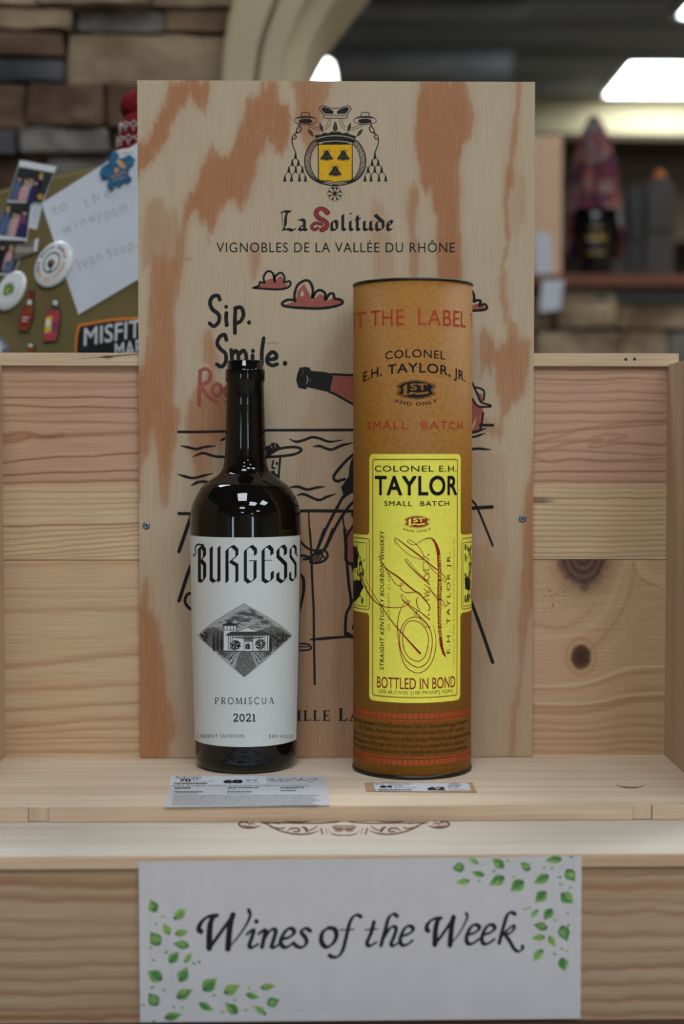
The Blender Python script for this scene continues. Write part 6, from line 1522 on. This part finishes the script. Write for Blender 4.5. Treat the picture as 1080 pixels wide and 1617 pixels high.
# ------------------------------------------------------------------ shop beyond the doorway, right
Y_SH = 3.7
def sx(px): return at_y(px, 440, Y_SH).x
def sz(py): return at_y(960, py, Y_SH).z
b = MB(); zt_ = sz(455)
b.box(sx(770), sx(1150), Y_SH + 0.05, Y_SH + 0.35, Z_FLOOR, zt_ - 0.001, JOINT)
random.seed(33)
z = zt_ - 0.01
ys_keep = Y_STONE; Y_STONE = Y_SH + 0.07
while z > zt_ - 0.8:
    h = random.uniform(0.05, 0.11); x = sx(770)
    while x < sx(1150) - 0.02:
        w = random.uniform(0.08, 0.2); stone(x, min(x + w, sx(1150)), z - h, z, STONES[random.choice((0, 5, 0, 2))]); x += w + 0.008
    z -= h + 0.008
Y_STONE = ys_keep
structure('wall_low', b)
PLANK = wood('orange_brown_plank', (142, 88, 56), (104, 62, 40))
b = MB(); b.box(sx(765), sx(1155), Y_SH - 0.04, Y_SH + 0.40, zt_, sz(436), PLANK, .004); tag(b.build('shelf_plank', origin=(sx(960), Y_SH + .18, zt_)), 'orange-brown wooden plank on the low stone wall at the right', 'shelf')
zp = sz(436)
b = MB(); b.box(sx(890), sx(1150), Y_SH - 0.01, Y_SH + 0.045, sz(478), zt_ - 0.0005, BEAM_M, .003); tag(b.build('shelf_strip', origin=(sx(1000), Y_SH, sz(478))), 'dark strip under the wooden plank', 'bracket')  # dark strip filling the band below the plank
BOX_M = mat('tan_carton', (216, 178, 146), .8, .2, .04, 20)
bx = thing('cardboard_box', (sx(858), Y_SH + .12, zp), 'tan cardboard box on the plank, just right of the plywood panel', 'box')
b = MB(); b.box(sx(812), sx(892), Y_SH + 0.05, Y_SH + 0.30, zp + .0003, sz(208), BOX_M, .002); b.build('carton', bx)
b = MB(); b.box(sx(848), sx(856), Y_SH + 0.0497, Y_SH + 0.302, zp + .01, sz(208) + .0004, mat('carton_tape', (200, 170, 140), .5, .3, .03, 60)); b.build('tape', bx)
# bottle dressed in a many-coloured cloth
ctr = Vector((sx(944), Y_SH + .06, zp)); k = Y_SH / F_PX
wb = thing('wrapped_bottle', tuple(ctr), 'dark bottle wearing a draped multicoloured cloth, on the plank', 'bottle')
b = MB(); b.lathe([(0, 0.0), (27, 0), (29, 3), (29, 95), (26, 118), (12, 150), (10, 200), (12, 204), (0, 206)][0:0] + [(r_ * k, zp + .0004 + z_ * k) for r_, z_ in ((0, 0), (27, 0), (29, 3), (29, 95), (25, 120), (12, 150), (10, 205), (12, 210), (0, 212))], mat('black_glass', (18, 17, 18), .1, .5, .05, 50), ctr.x, ctr.y, 40); b.build('glass', wb)
b = MB()
for z0, z1, a in ((58, 66, .55), (36, 40, .5), (76, 79, .4)):
    for j in range(8):
        a0, a1 = -a + 2 * a * j / 8, -a + 2 * a * (j + .75) / 8
        b.add([(ctr.x + 29.3 * k * math.sin(q), ctr.y - 29.3 * k * math.cos(q), zp + zz * k) for q, zz in ((a0, z0), (a1, z0), (a1, z1), (a0, z1))], [(0, 1, 2, 3)], mat('gold_print', (166, 136, 60), .4, .4, .1, 100))
b.build('label_print', wb)
CL = mat('tie_dye_cloth', (120, 44, 54), .9, .15, .2, 16, rgb2=(52, 50, 72))
nt = CL.node_tree; rp = [n_ for n_ in nt.nodes if n_.type == 'VALTORGB'][0]
for pos, c in ((.42, (104, 38, 50)), (.48, (44, 46, 62)), (.53, (140, 66, 52)), (.58, (92, 112, 112))): e = rp.color_ramp.elements.new(pos); e.color = (*lin(c), 1)
b = MB(); vs, fs = [], []; n = 60
levels = [(258, 6), (240, 17), (215, 26), (190, 32), (160, 36), (130, 39), (108, 41), (70, 43), (34, 44)]
for li, (zz, rr) in enumerate(levels):
    for j in range(n):
        a = 2 * math.pi * j / n
        fr = 1 + .10 * math.sin(a * 9 + li * .4) * min(1, li / 3)
        front = max(0, math.cos(a - math.pi * 1.5))
        zq = zz + (max(0, 108 - zz) * min(1, front * 1.6) if zz < 108 else 0)
        vs.append((ctr.x + rr * fr * k * math.cos(a), ctr.y + rr * fr * k * math.sin(a) * .8, zp + zq * k))
for li in range(len(levels) - 1):
    for j in range(n): fs.append((li * n + j, li * n + (j + 1) % n, (li + 1) * n + (j + 1) % n, (li + 1) * n + j))
fs.append(tuple(range(n)))
b.add(vs, fs, CL, True); b.build('cloth', wb, 'tie-dyed red, teal and violet cloth')
# leather bags leaning in a row
for i, (x0, x1, yt, c, l) in enumerate(((982, 1012, 286, (62, 42, 34), 'narrow brown leather bag beside the wrapped bottle'), (1012, 1042, 272, (30, 25, 23), 'black leather bag between the brown and the grey one'), (1042, 1092, 258, (60, 48, 40), 'wide grey-brown leather bag at the right edge'))):
    m = mat('leather_%s' % ('brown', 'black', 'grey')[i], c, .5, .4, .12, 10)
    ht = thing('leather_bag', ((sx(x0) + sx(x1)) / 2, Y_SH + .12, zp), l, 'bag', 'leather bags on the plank')
    b = MB(); pts = []; w_ = (x1 - x0)
    for t in range(9): a = math.pi * t / 8; pts.append(((x0 + x1) / 2 - (w_ / 2 - .6) * math.cos(a), yt + 20 - 20 * math.sin(a)))
    outl = [(x0 + .6, 436)] + pts + [(x1 - .6, 436)]
    b.prism([Vector((sx(x), Y_SH + .17, sz(y) + .0004)) for x, y in outl], Vector((0, .16, 0)), m, .006); b.build('body', ht)
    b = MB(); b.prism([Vector((sx(x), Y_SH + .164, sz(y))) for x, y in ((x0 + 4, yt + 30), (x1 - 4, yt + 30), (x1 - 5, yt + 90), (x0 + 5, yt + 90))], Vector((0, .01, 0)), m, .003); b.build('flap', ht)
b = MB(); b.ball((sx(1076), Y_SH + .25, sz(247) + .0), 10 * k, mat('orange_gourd', (206, 112, 50), .5, .4, .1, 30), sz=.9); o = b.build('orange_ornament', origin=(sx(1076), Y_SH + .25, sz(247))); tag(o, 'small orange ball ornament on top of the grey-brown bag', 'ornament')
# white tags at the plank
TAGM = mat('white_tag', (190, 194, 200), .5, .3, .03, 30)
b = MB(); b.prism([Vector((sx(x), Y_SH - .01, sz(y))) for x, y in ((843, 435.6), (872, 435.6), (870, 378), (858, 366), (843, 368))], Vector((0, .004, 0)), TAGM, .001); tag(b.build('price_card', origin=(sx(857), Y_SH - .01, zp)), 'blurred white card standing on the plank before the cardboard box', 'price card')
b = MB(); b.prism([Vector((sx(x), Y_SH - .0455, sz(y))) for x, y in ((848, 496), (880, 492), (886, 446), (852, 446))], Vector((0, .003, 0)), TAGM, .0008); tag(b.build('hanging_tag', origin=(sx(866), Y_SH - .045, sz(446))), 'white tag hanging from the front of the plank', 'tag')

# dark shelving along the far wall, pendant lamp
SHELF = mat('dark_shelving', (88, 78, 62), .8, .2, .12, 2)
far = thing('wall_shelving', (2.8, RY1 - .25, Z_FLOOR), 'dark shelving along the far cream wall', 'shelving')
b = MB(); b.box(-1.6, 7.2, RY1 - .06, RY1 - .002, Z_FLOOR + .001, 2.40, SHELF); b.build('back', far)
for z in (2.38, 1.7, 1.1, .5, -.1, -.7):
    b = MB(); b.box(-1.6, 7.2, RY1 - .45, RY1 - .06, z - .02, z + .02, SHELF); b.build('shelf', far)
for x in (-1.6, .6, 2.8, 5.0, 7.16):
    b = MB(); b.box(x, x + .04, RY1 - .45, RY1 - .06, Z_FLOOR + .001, 2.36, SHELF); b.build('upright', far)
LAMPG = mat('lit_lamp_shade', (250, 250, 248), .5, .2, .01, emit=((245, 250, 255), 6.0))
lp = at_y(513, 122, 4.9)
pl = thing('pendant_lamp', tuple(lp), 'small lit white pendant lamp peeking over the panel top', 'lamp')
b = MB(); b.lathe([(.012, lp.z + .055), (.026, lp.z + .045), (.034, lp.z + .01), (.04, lp.z - .06), (.036, lp.z - .062), (.0, lp.z - .05)], LAMPG, lp.x, lp.y, 32); b.build('shade', pl)
b = MB(); b.tube([(lp.x, lp.y, lp.z + .05), (lp.x, lp.y, lp.z + .2), (lp.x, lp.y, Z_CEIL)], .004, CAP, 8); b.build('cord', pl)
